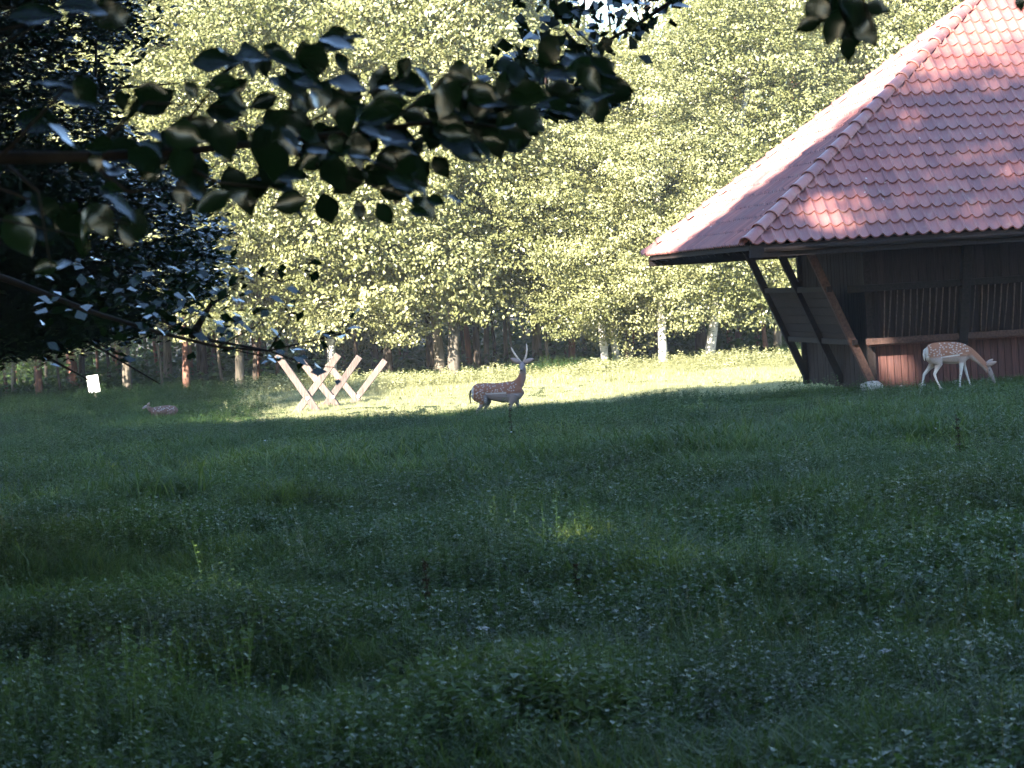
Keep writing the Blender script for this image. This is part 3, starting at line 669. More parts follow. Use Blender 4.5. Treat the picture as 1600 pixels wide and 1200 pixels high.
# bough above the frame carrying the two drooping clusters at the upper right
m.tube([nb_ + Vector((0, 0, 2.9)), Vector((-.7, 5.2, .98)), Vector((.1, 5.1, .92)), Vector((.65, 5.0, .82)), Vector((1.0, 4.9, .68))], [.04, .028, .018, .011, .004], 8)
for tw in (((.52, 5.02, .84), (1305, -40), (1325, 60)), ((.52, 5.02, .84), (1290, -30), (1280, 50)), ((.52, 5.02, .84), (1340, -30), (1365, 50)), ((.85, 4.95, .74), (1620, -20), (1598, 10))):
    m.tube([Vector(tw[0]), P(*tw[1], 5.0), P(*tw[2], 5.0)], [.004, .003, .0012], 6)
wpart('trunk', m.mesh('trunk', M['near_bark'], smooth=True), near)
def leaf_shape(seed):
    rnd = random.Random(seed); n = 6; vs = [(0, 0, 0)]; mid = []; Lf = []; Rt = []
    bend = rnd.uniform(-.25, .15); fold = rnd.uniform(.05, .22); wv = rnd.uniform(.55, .74)
    ws = [0.0, .62, .95, 1.0, .82, .45, 0.0]; V = []
    for i in range(n + 1):
        t = i / n; z = bend * t * t; w = ws[i] * wv / 2
        V.append((0, t, z)); V.append((-w, t - .03 + .02 * math.sin(i * 2), z + fold * w * 2 + .03 * math.sin(i * 1.7 + seed))); V.append((w, t - .03, z + fold * w * 2 + .03 * math.sin(i * 2.1 + seed)))
    fs = []
    for i in range(n):
        a = 3 * i; fs += [(a, a + 3, a + 4, a + 1), (a, a + 2, a + 5, a + 3)]
    V += [(0.008, -.18, .02), (-.008, -.18, .02)]; b = len(V); fs.append((0, b - 1, b - 2))
    me = bpy.data.meshes.new('leaf'); me.from_pydata(V, [], fs); me.materials.append(M['beech_leaf'])
    a = me.attributes.new('tint', 'FLOAT', 'FACE'); a.data.foreach_set('value', [rnd.uniform(.2, .8)] * len(fs))
    bm = bmesh.new(); bm.from_mesh(me); bmesh.ops.remove_doubles(bm, verts=bm.verts, dist=1e-5); bm.to_mesh(me); bm.free()
    me.polygons.foreach_set('use_smooth', np.ones(len(me.polygons), bool)); me.update(); return me
LV = [leaf_shape(i) for i in range(8)]
lrnd = random.Random(21); leaf_count = 0
def put_leaf(px, py, size, ang, Y, face=None):
    """ang: image direction of the tip in degrees (0 right, 90 down); face: how far the blade turns to the lens (1 full)"""
    global leaf_count
    c = P(px, py, Y); d = Vector((math.cos(R(ang)), lrnd.uniform(-.35, .35), -math.sin(R(ang)))).normalized()
    f = lrnd.uniform(.2, 1) if face is None else face
    n = (Vector((0, -1, 0)) * f + Vector((lrnd.uniform(-.3, .3), 0, 1)) * (1 - f) + Vector((lrnd.uniform(-.2, .2), 0, lrnd.uniform(-.2, .2))))
    n = (n - d * n.dot(d)).normalized(); x = d.cross(n).normalized(); s = size / F * Y
    o = wpart('leaf', LV[leaf_count % 8], near); leaf_count += 1
    Mx = Matrix(((x.x, d.x, n.x), (x.y, d.y, n.y), (x.z, d.z, n.z))).to_4x4() @ Matrix.Scale(s, 4); Mx.translation = c - d * s * .5
    o.matrix_basis = Mx
expl = [(480, 92, 62, 80, 1), (520, 58, 55, 170, .5), (555, 62, 45, 10, .3), (535, 98, 40, 60, .6), (350, 178, 60, 15, .6), (395, 92, 62, 5, .5), (335, 100, 75, 0, .5), (235, 160, 75, 170, .7), (300, 205, 60, 60, .8), (355, 172, 55, 20, .8),
        (410, 160, 52, 160, .9), (470, 155, 50, 60, .8), (500, 150, 60, 120, .9), (455, 200, 85, 10, .6), (290, 305, 60, 95, .9), (385, 310, 62, 80, 1), (452, 318, 62, 170, 1), (512, 328, 60, 80, 1), (562, 330, 38, 85, .8), (602, 335, 48, 60, .8),
        (665, 325, 55, 45, .6), (682, 315, 35, 20, .5), (645, 255, 55, 85, .9), (690, 262, 45, 60, .8), (745, 205, 62, 85, 1), (790, 185, 55, 60, .9), (825, 205, 50, 30, .8), (700, 135, 70, 170, .7), (760, 150, 75, 10, .8),
        (830, 150, 70, 5, .8), (865, 112, 48, 200, .9), (880, 145, 60, 15, .9), (935, 120, 48, 350, .9), (640, 130, 62, 10, .6), (690, 160, 70, 5, .7), (600, 165, 75, 175, .7), (545, 130, 75, 10, .4), (560, 180, 80, 5, .5), (620, 215, 70, 20, .6),
        (175, 25, 70, 10, .8), (60, 30, 90, 5, .5), (130, 12, 80, 0, .4), (240, 150, 70, 20, .7), (110, 350, 70, 80, .9), (160, 345, 70, 60, .8), (30, 370, 80, 60, .8), (120, 160, 75, 20, .5), (60, 190, 80, 10, .6), (200, 240, 80, 5, .6),
        (1275, 20, 60, 100, .9), (1300, 45, 62, 110, .9), (1330, 55, 66, 95, 1), (1355, 50, 60, 60, .9), (1290, 5, 60, 60, .8), (1330, 10, 55, 80, .8), (1372, 12, 42, 20, .8), (1262, 40, 45, 160, .9), (1345, 25, 60, 70, .9), (1310, 20, 60, 90, .9), (1594, 6, 30, 80, .8), (1325, 78, 44, 90, 1)]
for (x, y, s, a, f) in expl: put_leaf(x, y, s * .98, a, NY + lrnd.uniform(-.25, .3) if x < 1200 else 5.0 + lrnd.uniform(-.1, .1), f)
allt = [main[2:]] + [list(t) for t in twigs]
while leaf_count < 298:
    t = allt[lrnd.choice([0, 0, 0] + list(range(len(allt))))]; i = lrnd.randrange(len(t) - 1); k = lrnd.random(); x = t[i][0] * (1 - k) + t[i + 1][0] * k; y = t[i][1] * (1 - k) + t[i + 1][1] * k
    if x < 60 or (x < 350 and lrnd.random() < .45): continue
    put_leaf(x + lrnd.gauss(0, 16), y + lrnd.gauss(4, 22), lrnd.uniform(34, 74), lrnd.choice([10, 170, 60, 100, 30]) + lrnd.uniform(-25, 25), NY + lrnd.uniform(-.35, .4))

cl = [((rl2.gauss(-1.2, 2.3), rl2.uniform(1.0, 7.5), rl2.uniform(1.5, 6)), rl2.uniform(.3, .8)) for _ in range(260)] if (rl2 := random.Random(61)) else None
cl = [c for c in cl if c[0][2] - c[1] > .18 * c[0][1] + .25 and abs(c[0][0]) < 4.5]
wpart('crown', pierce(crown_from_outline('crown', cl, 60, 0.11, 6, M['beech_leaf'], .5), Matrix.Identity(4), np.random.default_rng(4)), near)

# ------------------------------------------------------------------ bough at top centre, and thin low branch
top_tree = empty('beech_tree', (-3.9, 14.5, gz(-3.9, 14.5))); tag(top_tree, 'tree whose small leaved bough hangs into the top centre of the view', 'tree')
bpy.context.view_layer.update(); tb = Vector(top_tree.location); m = MB()
m.tube([tb - UP * .1, tb + UP * 2.5, tb + UP * 5, tb + UP * 8], [.2, .16, .12, .04], 10)
m.tube([tb + UP * 4.3, Vector((-1.6, 14.3, 3.1)), Vector((.3, 14.1, 2.7)), P(1180, -160, 14), P(1090, -25, 14), P(1000, 35, 14), P(930, 75, 14), P(850, 110, 14), P(800, 140, 14), P(745, 195, 14)], [.06, .045, .03, .02, .012, .009, .007, .005, .003, .0015], 7)
sub = [((1000, 35), (930, 20), (880, 10)), ((930, 75), (870, 60), (810, 50)), ((930, 75), (880, 30), (830, -10)), ((850, 110), (810, 90), (770, 100)), ((850, 110), (850, 140), (900, 165)), ((1090, -25), (1000, -10), (930, -20)), ((1000, 35), (990, 0), (1030, -20)), ((800, 140), (830, 165), (900, 150)), ((860, 150), (920, 160), (955, 135))]
for t in sub: m.tube([P(x, y, 14) for x, y in t], [.004, .0028, .001], 5)
wpart('trunk', m.mesh('trunk', M['near_bark'], smooth=True), top_tree)
rl = random.Random(9); cl = []
for t in sub + [((1090, -25), (1000, 35), (930, 75)), ((930, 75), (850, 110), (800, 140)), ((800, 140), (745, 195), (745, 195))]:
    for k in range(36):
        i = rl.randrange(2); f = rl.random(); x = t[i][0] * (1 - f) + t[i + 1][0] * f; y = t[i][1] * (1 - f) + t[i + 1][1] * f
        cl.append(tuple(P(x + rl.gauss(0, 19), y + rl.gauss(0, 15), 14 + rl.uniform(-.5, .5))))
V, Fc = leaf_cloud(np.array(cl), 0.08, flat=.1, aspect=.78, rng=np.random.default_rng(3))
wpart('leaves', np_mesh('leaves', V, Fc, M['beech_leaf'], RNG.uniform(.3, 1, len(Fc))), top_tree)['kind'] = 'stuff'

low = empty('hazel_tree', (-3.6, 12.2, gz(-3.6, 12.2))); tag(low, 'thin branched tree with a low arching twig above the wooden frames', 'tree')
bpy.context.view_layer.update(); lb = Vector(low.location); m = MB()
m.tube([lb - UP * .1, lb + UP * 1.2, lb + UP * 2.6, lb + UP * 4.5], [.12, .1, .07, .02], 8)
m.tube([lb + UP * 2.1, P(-300, 330, 12.1), P(20, 440, 12), P(150, 490, 12), P(250, 520, 12), P(340, 542, 12), P(420, 548, 12), P(500, 530, 12), P(545, 495, 12)], [.05, .03, .014, .01, .008, .006, .0045, .003, .0015], 7)
sub = [((340, 542), (400, 510), (430, 470)), ((340, 542), (430, 560), (520, 560)), ((420, 548), (450, 500), (470, 450)), ((250, 520), (330, 480), (400, 420)), ((400, 425), (440, 440), (500, 425)), ((500, 530), (540, 520), (560, 500)), ((420, 548), (480, 570), (530, 575))]
for t in sub: m.tube([P(x, y, 12) for x, y in t], [.004, .0026, .001], 5)
wpart('trunk', m.mesh('trunk', M['near_bark'], smooth=True), low)
cl = []
for t in sub:
    for k in range(9):
        i = rl.randrange(2); f = rl.random(); x = t[i][0] * (1 - f) + t[i + 1][0] * f; y = t[i][1] * (1 - f) + t[i + 1][1] * f
        cl.append(tuple(P(x + rl.gauss(0, 9), y + rl.gauss(0, 8), 12 + rl.uniform(-.4, .4))))
for k in range(170): cl.append(tuple(P(rl.uniform(60, 390), rl.gauss(470, 42), 12 + rl.uniform(-.6, .6))))
V, Fc = leaf_cloud(np.array(cl), 0.06, flat=.4, aspect=.7, rng=np.random.default_rng(4))
wpart('leaves', np_mesh('leaves', V, Fc, M['beech_leaf'], RNG.uniform(.1, 1, len(Fc))), low)['kind'] = 'stuff'

# ------------------------------------------------------------------ deer
def ringtube(bm, pts, seg=14):
    """pts: (x,y,z, r_lateral, r_vertical)"""
    n = len(pts); rings = []
    for i, p in enumerate(pts):
        c = Vector(p[:3]); d = (Vector(pts[min(i + 1, n - 1)][:3]) - Vector(pts[max(i - 1, 0)][:3])).normalized()
        lat = Vector((0, 1, 0)) - d * d.y
        if lat.length < .3: lat = Vector((1, 0, 0)) - d * d.x
        lat.normalize(); ver = lat.cross(d).normalized()
        rings.append([bm.verts.new(c + lat * (p[3] * math.cos(2 * math.pi * k / seg)) + ver * (p[4] * math.sin(2 * math.pi * k / seg))) for k in range(seg)])
    for i in range(n - 1):
        for k in range(seg): bm.faces.new((rings[i][k], rings[i][(k + 1) % seg], rings[i + 1][(k + 1) % seg], rings[i + 1][k]))
    bm.faces.new(rings[0][::-1]); bm.faces.new(rings[-1])
def fur_mat():
    m, t = new_mat('deer_fur'); at = N(t, 'ShaderNodeAttribute', attribute_name='coat'); n = tex(t, 'noise', 60, 'Object', 3.0, (1, 1, 2.5))
    c = mixc(t, 0.6, at.outputs['Color'], ramp(t, n.outputs['Fac'], [(0.3, (0.65, 0.65, 0.65)), (0.7, (1.2, 1.2, 1.2))]), 'MULTIPLY')
    out(t, principled(t, c, 0.85, 0.2, n.outputs['Fac'], 0.4, 0.006).outputs[0]); return m
M['fur'] = fur_mat()
def body_mesh(name, tubes, colour, voxel=0.011):
    bm = bmesh.new()
    for t in tubes: ringtube(bm, t)
    bmesh.ops.recalc_face_normals(bm, faces=bm.faces); me = bpy.data.meshes.new(name + '_raw'); bm.to_mesh(me); bm.free()
    ob = bpy.data.objects.new('tmp', me); COL.objects.link(ob)
    r = ob.modifiers.new('r', 'REMESH'); r.mode = 'VOXEL'; r.voxel_size = voxel
    s = ob.modifiers.new('s', 'SMOOTH'); s.factor = .5; s.iterations = 4
    dg = bpy.context.evaluated_depsgraph_get(); nm = bpy.data.meshes.new_from_object(ob.evaluated_get(dg)); nm.name = name
    bpy.data.objects.remove(ob); nm.materials.clear(); nm.materials.append(M['fur'])
    n = len(nm.vertices); co = np.empty(n * 3, np.float32); nm.vertices.foreach_get('co', co); co = co.reshape(-1, 3)
    colr = np.ones((n, 4), np.float32); colr[:, :3] = colour(co)
    a = nm.color_attributes.new('coat', 'FLOAT_COLOR', 'POINT'); a.data.foreach_set('color', colr.ravel())
    nm.polygons.foreach_set('use_smooth', np.ones(len(nm.polygons), bool)); nm.update(); return nm
def spots(co, col, rng, x0, x1, z0, z1, n, r, white):
    pts = []
    while len(pts) < n:
        p = (rng.uniform(x0, x1), rng.uniform(z0, z1))
        if all((p[0] - q[0]) ** 2 + (p[1] - q[1]) ** 2 > (r * 2.1) ** 2 for q in pts) or rng.random() < .02: pts.append(p)
    for p in pts:
        d = np.hypot((co[:, 0] - p[0]) * .8, co[:, 2] - p[1]); k = np.clip((r * 1.15 - d) / (r * .7), 0, 1)[:, None] * .6
        k = k * (np.abs(co[:, 1:2]) > .015); col[:] = col * (1 - k) + white * k
def leg(pts, y): return [(p[0], y if len(p) < 4 else p[3], p[1], p[2], p[2] * (1.25 if p[2] > .05 else 1.0)) for p in pts]
RED = np.array((.21, .10, .064)); PALE = np.array((.27, .225, .205)); WHT = np.array((.45, .43, .42)); GREY = np.array((.16, .13, .125)); DARK = np.array((.03, .024, .02))
def lerp(a, b, t): return a * (1 - t[:, None]) + b * t[:, None]
def ear_mesh(tip, root, w, nm='ear'):
    root = Vector(root); tip = Vector(tip); d = tip - root; side = d.cross(Vector((0, 1, 0)))
    if side.length < 1e-3: side = Vector((1, 0, 0))
    side.normalize(); b = d.cross(side).normalized(); V = []; fs = []
    for i, (t, ww) in enumerate(((0, .45), (.3, 1), (.6, .9), (.85, .5), (1, .05))):
        for k in (-1, -.5, 0, .5, 1): V.append(root + d * t + side * (w * ww * k) + b * (w * .5 * ww * (1 - k * k)))
    for i in range(4):
        for k in range(4): fs.append((i * 5 + k, i * 5 + k + 1, i * 5 + k + 6, i * 5 + k + 5))
    m = MB(); m.add(V, fs); me = m.mesh(nm, M['fur'], smooth=True)
    bm = bmesh.new(); bm.from_mesh(me); bmesh.ops.solidify(bm, geom=bm.faces[:], thickness=.006); bm.to_mesh(me); bm.free()
    a = me.color_attributes.new('coat', 'FLOAT_COLOR', 'POINT'); a.data.foreach_set('color', np.tile((.27, .21, .19, 1), len(me.vertices)).astype(np.float32)); return me
def blob(name, loc, r, mat):
    bm = bmesh.new(); bmesh.ops.create_uvsphere(bm, u_segments=10, v_segments=8, radius=1)
    for v in bm.verts: v.co = Vector((v.co.x * r[0] + loc[0], v.co.y * r[1] + loc[1], v.co.z * r[2] + loc[2]))
    me = bpy.data.meshes.new(name); bm.to_mesh(me); bm.free(); me.materials.append(M[mat]); return me

# grazing deer by the barn
doe_p = G(1479, 616, 40, 60); doe_p = Vector((P(1479, 616, 50.8).x, 50.8, gz(P(1479, 616, 50.8).x, 50.8)))
doe = empty('deer', doe_p, R(2)); tag(doe, 'spotted reddish deer grazing with lowered head in front of the barn wall', 'deer')
def doe_col(co):
    x, y, z = co[:, 0], co[:, 1], co[:, 2]; c = np.tile(RED, (len(co), 1))
    c = lerp(c, PALE * .85 + RED * .15, np.clip((.585 - z) / .04, 0, 1))
    c = lerp(c, np.tile(WHT, (len(co), 1)), np.clip((.475 - z) / .03, 0, 1) * (np.abs(x) < .3))
    line = np.exp(-((z - (.575 + .02 * np.sin(x * 5))) / .012) ** 2) * ((x > -.08) & (x < .24)); c = lerp(c, np.tile(WHT, (len(co), 1)), line)
    hl = np.clip((-.03 - x) / .06, 0, 1) * np.clip((.60 - z) / .08, 0, 1); c = lerp(c, np.tile(PALE, (len(co), 1)), hl)
    c = lerp(c, np.tile(WHT * .92, (len(co), 1)), np.clip((.44 - z) / .1, 0, 1) * (x < .5))
    nk = np.clip((x - .42) / .06, 0, 1); c = lerp(c, np.tile(RED * 1.05, (len(co), 1)), nk)
    und = nk * np.clip(((.62 - (x - .5) * 1.1) - z - .06) / .05, 0, 1) * (x < .7); c = lerp(c, np.tile(PALE, (len(co), 1)), und)
    c = lerp(c, np.tile(GREY * 1.1, (len(co), 1)), np.clip((x - .70) / .03, 0, 1))
    rump = np.clip((-.275 - x) / .02, 0, 1) * np.clip((z - .5) / .05, 0, 1); c = lerp(c, np.tile(WHT, (len(co), 1)), rump)
    rng = np.random.default_rng(2); spots(co, c, rng, -.27, .40, .60, .81, 60, .0135, WHT); return c
tor = [(-.315, 0, .70, .04, .05), (-.285, 0, .69, .095, .11), (-.2, 0, .672, .125, .155), (-.08, 0, .655, .13, .18), (.06, 0, .638, .14, .192), (.18, 0, .628, .135, .19), (.29, 0, .622, .115, .175), (.38, 0, .625, .09, .135), (.43, 0, .625, .06, .09)]
neck = [(.32, 0, .665, .075, .11), (.42, 0, .62, .062, .095), (.52, 0, .54, .05, .078), (.62, 0, .445, .044, .06), (.70, 0, .36, .043, .054)]
head = [(.67, 0, .385, .045, .052), (.73, 0, .315, .052, .06), (.765, 0, .24, .045, .05), (.795, 0, .165, .03, .036), (.82, 0, .10, .024, .028), (.83, 0, .075, .018, .02)]
hn = leg([(-.22, .64, .10), (-.15, .52, .085), (-.12, .45, .055), (-.16, .37, .036), (-.20, .29, .026), (-.17, .19, .017), (-.12, .08, .016), (-.10, .045, .02), (-.085, .0, .018)], -.075)
hf = leg([(-.22, .64, .09), (-.19, .52, .08), (-.20, .45, .052), (-.28, .37, .034), (-.35, .29, .026), (-.375, .19, .017), (-.40, .08, .016), (-.415, .045, .02), (-.41, .0, .018)], .075)
fn = leg([(.30, .60, .075), (.28, .48, .055), (.265, .40, .034), (.25, .28, .024), (.235, .2, .018), (.22, .08, .016), (.215, .045, .02), (.22, .0, .018)], -.07)
ff = leg([(.30, .60, .07), (.31, .48, .052), (.34, .40, .034), (.37, .28, .024), (.39, .2, .018), (.42, .08, .016), (.43, .045, .02), (.445, .0, .018)], .07)
link('body', body_mesh('body', [tor, neck, head, hn, hf, fn, ff], doe_col, .0075), doe)
link('ear', ear_mesh((.86, -.10, .44), (.70, -.04, .385), .035), doe); link('ear', ear_mesh((.84, .10, .48), (.70, .04, .39), .035), doe)
tm = body_mesh('tail', [[(-.30, 0, .73, .02, .02), (-.335, 0, .70, .026, .02), (-.35, 0, .63, .03, .018), (-.345, 0, .56, .02, .012), (-.335, 0, .52, .006, .006)]], lambda co: np.tile(WHT, (len(co), 1)), .008)
link('tail', tm, doe, (0, 0, 0))['label'] = 'white hanging tail'
for s_ in (-1, 1): link('eye', blob('eye', (.742, s_ * .05, .305), (.011, .008, .011), 'eye'), doe)
link('nose', blob('nose', (.833, 0, .08), (.012, .016, .014), 'hoof'), doe)
for (x, y) in ((-.085, -.075), (-.41, .075), (.22, -.07), (.445, .07)): link('hoof', blob('hoof', (x + .008, y, .012), (.026, .018, .022), 'hoof'), doe)

# standing buck
bk_y = 65.0; bp = P(780, 658, bk_y); buck = empty('deer', (bp.x, bk_y, gz(bp.x, bk_y)), R(-3)); tag(buck, 'spotted buck with slim upright antlers standing in the meadow, looking at the camera', 'deer')
def buck_col(co):
    x, y, z = co[:, 0], co[:, 1], co[:, 2]; nco = len(co); T = lambda c: np.tile(c, (nco, 1)); c = T(RED * .95)
    c = lerp(c, T(GREY * 1.35), np.clip((.63 - z) / .03, 0, 1) * (x > -.3))
    line = np.exp(-((z - .635) / .016) ** 2) * ((x > -.25) & (x < .2)); c = lerp(c, T(WHT * .9), line)
    c = lerp(c, T(GREY * 1.5), np.clip((.44 - z) / .05, 0, 1)); c = lerp(c, T(PALE), np.clip((.40 - z) / .05, 0, 1) * (np.abs(x) < .4))
    nk = np.clip((x - .50) / .05, 0, 1); c = lerp(c, T(RED * .55 + GREY * .6), nk * np.clip((z - .55) / .1, 0, 1)); c = lerp(c, T(GREY * 1.3), np.clip((z - 1.0) / .08, 0, 1))
    rump = np.clip((-.50 - x) / .02, 0, 1) * np.clip((z - .52) / .05, 0, 1); c = lerp(c, T(WHT * .8), rump)
    rng = np.random.default_rng(5); spots(co, c, rng, -.50, .42, .66, .86, 52, .0145, WHT); spots(co, c, rng, -.46, -.24, .46, .68, 16, .017, WHT); return c
tor = [(-.56, 0, .71, .05, .05), (-.52, 0, .705, .10, .12), (-.43, 0, .705, .145, .17), (-.27, 0, .70, .15, .175), (-.08, 0, .665, .165, .195), (.12, 0, .64, .17, .225), (.30, 0, .645, .155, .24), (.44, 0, .675, .12, .20), (.53, 0, .72, .08, .13)]
neck = [(.38, 0, .75, .10, .14), (.49, 0, .83, .083, .115), (.55, -.01, .94, .062, .088), (.575, -.015, 1.05, .052, .07), (.578, -.02, 1.16, .052, .066)]
head = [(.58, .05, 1.215, .055, .05), (.575, -.0, 1.225, .075, .065), (.57, -.07, 1.205, .07, .065), (.565, -.14, 1.165, .05, .05), (.56, -.20, 1.125, .036, .036), (.56, -.235, 1.10, .024, .024)]
hn = leg([(-.41, .68, .15), (-.37, .56, .125), (-.31, .44, .07), (-.38, .36, .042), (-.45, .29, .03), (-.46, .18, .021), (-.455, .07, .02), (-.46, .04, .025), (-.45, 0, .022)], -.09)
hf = leg([(-.40, .66, .11), (-.28, .52, .10), (-.22, .44, .065), (-.26, .36, .04), (-.31, .29, .03), (-.27, .18, .021), (-.23, .07, .02), (-.22, .04, .025), (-.20, 0, .022)], .09)
fn = leg([(.36, .60, .09), (.32, .47, .065), (.28, .38, .042), (.25, .27, .03), (.22, .18, .022), (.19, .07, .02), (.18, .04, .025), (.19, 0, .022)], -.085)
ff = leg([(.38, .60, .085), (.39, .47, .062), (.41, .38, .04), (.44, .27, .03), (.46, .18, .022), (.47, .07, .02), (.475, .04, .025), (.49, 0, .022)], .085)
link('body', body_mesh('body', [tor, neck, head, hn, hf, fn, ff], buck_col, .009), buck)
link('ear', ear_mesh((.33, -.02, 1.37), (.53, -.01, 1.26), .055), buck); link('ear', ear_mesh((.83, -.02, 1.33), (.62, -.01, 1.26), .055), buck)
for s_, tip in ((-1, [(0, 0, 0), (-.06, .01, .08), (-.12, .01, .18), (-.165, .0, .27), (-.19, 0, .33)]), (1, [(0, 0, 0), (.045, .02, .09), (.075, .03, .18), (.09, .02, .28), (.085, 0, .39)])):
    m = MB(); b0 = Vector((.575 + s_ * .03, 0, 1.275)); m.tube([b0 + Vector(t) for t in tip], [.026, .022, .02, .019, .006], 8)
    m.tube([b0 + Vector(tip[1]), b0 + Vector(tip[1]) + Vector((s_ * .01, -.08, .05))], [.010, .003], 6)
    link('antler', m.mesh('antler', M['antler'], smooth=True), buck)
tm = body_mesh('tail', [[(-.55, 0, .74, .02, .02), (-.585, 0, .70, .03, .022), (-.60, 0, .60, .034, .02), (-.60, 0, .50, .024, .015), (-.60, 0, .43, .008, .008)]], lambda co: np.tile(DARK, (len(co), 1)), .008)
link('tail', tm, buck)['label'] = 'dark hanging tail'
for x in (.515, .63): link('eye', blob('eye', (x, -.075, 1.235), (.012, .014, .012), 'eye'), buck)
link('nose', blob('nose', (.56, -.235, 1.11), (.022, .012, .018), 'hoof'), buck)
for (x, y) in ((-.45, -.09), (-.20, .09), (.19, -.085), (.49, .085)): link('hoof', blob('hoof', (x + .01, y, .014), (.032, .022, .026), 'hoof'), buck)

# deer lying in the grass
rp = P(252, 656, 78.5); rest_d = empty('deer', (rp.x, 78.5, gz(rp.x, 78.5)), R(8)); tag(rest_d, 'small brown deer lying low in the grass left of the wooden frames', 'deer')
def rest_col(co):
    c = np.tile(RED * .4 + GREY * .2, (len(co), 1)); c = lerp(c, np.tile(GREY * 1.3, (len(co), 1)), np.clip((-.28 - co[:, 0]) / .1, 0, 1)); spots(co, c, np.random.default_rng(8), -.2, .4, .22, .36, 26, .013, WHT); return c
link('body', body_mesh('body', [[(.42, 0, .16, .06, .08), (.36, 0, .2, .14, .14), (.2, 0, .21, .17, .17), (0, 0, .2, .17, .165), (-.15, 0, .2, .14, .15), (-.25, 0, .22, .09, .11)],
    [(-.18, 0, .24, .08, .09), (-.28, 0, .30, .055, .065), (-.33, -.02, .36, .045, .05), (-.36, -.03, .38, .042, .045), (-.42, -.04, .35, .035, .036), (-.48, -.05, .32, .02, .02)],
    [(-.1, -.12, .12, .05, .05), (-.25, -.17, .06, .035, .035), (-.12, -.2, .04, .022, .022), (-.02, -.21, .03, .02, .02)],
    [(.3, -.1, .16, .09, .1), (.15, -.2, .1, .06, .06), (.3, -.23, .05, .03, .03), (.12, -.25, .03, .02, .02)]], rest_col, .013), rest_d)
link('ear', ear_mesh((-.27, -.10, .47), (-.33, -.03, .39), .035), rest_d); link('ear', ear_mesh((-.28, .10, .46), (-.33, .02, .39), .035), rest_d)

# ------------------------------------------------------------------ crossed beam frames
def xframe(cx, cy, Y, tl, tr, bl, br, w, label):
    g0 = P(cx, cy, Y); base = empty('wooden_frame', (g0.x, Y, gz(g0.x, Y))); tag(base, label, 'wooden frame', 'crossed beam frames in the meadow'); bpy.context.view_layer.update()
    for (t_, b_, dy) in ((tl, br, -.07), (tr, bl, .07)):
        m = MB(); p = P(*t_, Y + dy); q = P(*b_, Y + dy); m.beam(p, q, w, w * .72, Vector((0, 1, 0)))
        wpart('beam', m.mesh('beam', M['weathered'], bevel=.012), base)
    m = MB(); c = P(cx, cy, Y); m.tube([c + Vector((0, -.17, 0)), c + Vector((0, -.145, 0))], .045, 10); m.tube([c + Vector((0, -.16, 0)), c + Vector((0, .18, 0))], .018, 8)
    wpart('bolt', m.mesh('bolt', M['metal']), base)
xframe(481, 622, 79.5, (433, 554), (529, 554), (458, 652), (505, 656), .185, 'leftmost crossed beam frame of the three, with both bleached beams fully visible')
xframe(521, 620, 82.0, (470, 563), (562, 557), (497, 650), (545, 656), .18, 'middle crossed beam frame of the three')
xframe(560, 619, 84.5, (511, 568), (602, 563), (536, 650), (584, 656), .175, 'rightmost crossed beam frame of the three, nearest to the buck')
# white board at the wood edge
sp_ = P(146, 600, 97); sg = empty('white_board', (sp_.x, 97, gz(sp_.x, 97))); tag(sg, 'small white board tilted at the foot of the trees on the left', 'sign'); bpy.context.view_layer.update()
m = MB(); c = P(146, 600, 97); tl = Vector((-.10, 0, .98)).normalized(); m.beam(c - tl * .28, c + tl * .28, .37, .03, Vector((0, 1, 0))); wpart('panel', m.mesh('panel', M['white_paint'], bevel=.004), sg)
m = MB(); m.beam(Vector((sp_.x + .06, 97.05, gz(sp_.x, 97) - .1)), c + tl * .2 + Vector((0, .05, 0)), .06, .05, Vector((0, 1, 0))); wpart('post', m.mesh('post', M['weathered']), sg)

# ------------------------------------------------------------------ meadow vegetation (scattered)
def blades(n, h, spread, w, seed, bend=.35):
    rng = np.random.default_rng(seed); V = []; Fc = []; T = []
    for i in range(n):
        a = rng.uniform(0, 6.28); r = spread * math.sqrt(rng.uniform(0, 1)); b = np.array([r * math.cos(a), r * math.sin(a), 0]); L = h * rng.uniform(.45, 1.1)
        d = rng.normal(size=2) * bend; sd = np.array([-d[1], d[0], 0]); sd = sd / (np.linalg.norm(sd) + 1e-6) * w * .5 * rng.uniform(.7, 1.3); k = len(V)
        for t in (0, .5, .85):
            c = b + np.array([d[0] * L * t * t, d[1] * L * t * t, L * t * (1 - .18 * t)]); ww = sd * (1 - t * .75); V += [c - ww, c + ww]
        V.append(b + np.array([d[0] * L * 1.1, d[1] * L * 1.1, L * .80]))
        Fc += [(k, k + 1, k + 3, k + 2), (k + 2, k + 3, k + 5, k + 4), (k + 4, k + 5, k + 6, k + 6)]; t_ = rng.uniform(0, 1); T += [t_] * 3
    return V, Fc, T
def to_mesh(name, V, Fc, T, mat):
    me = bpy.data.meshes.new(name); me.from_pydata([tuple(v) for v in V], [], [tuple(dict.fromkeys(f)) for f in Fc])
    a = me.attributes.new('tint', 'FLOAT', 'FACE'); a.data.foreach_set('value', np.asarray(T, np.float32)); me.materials.append(mat); me.update(); return me
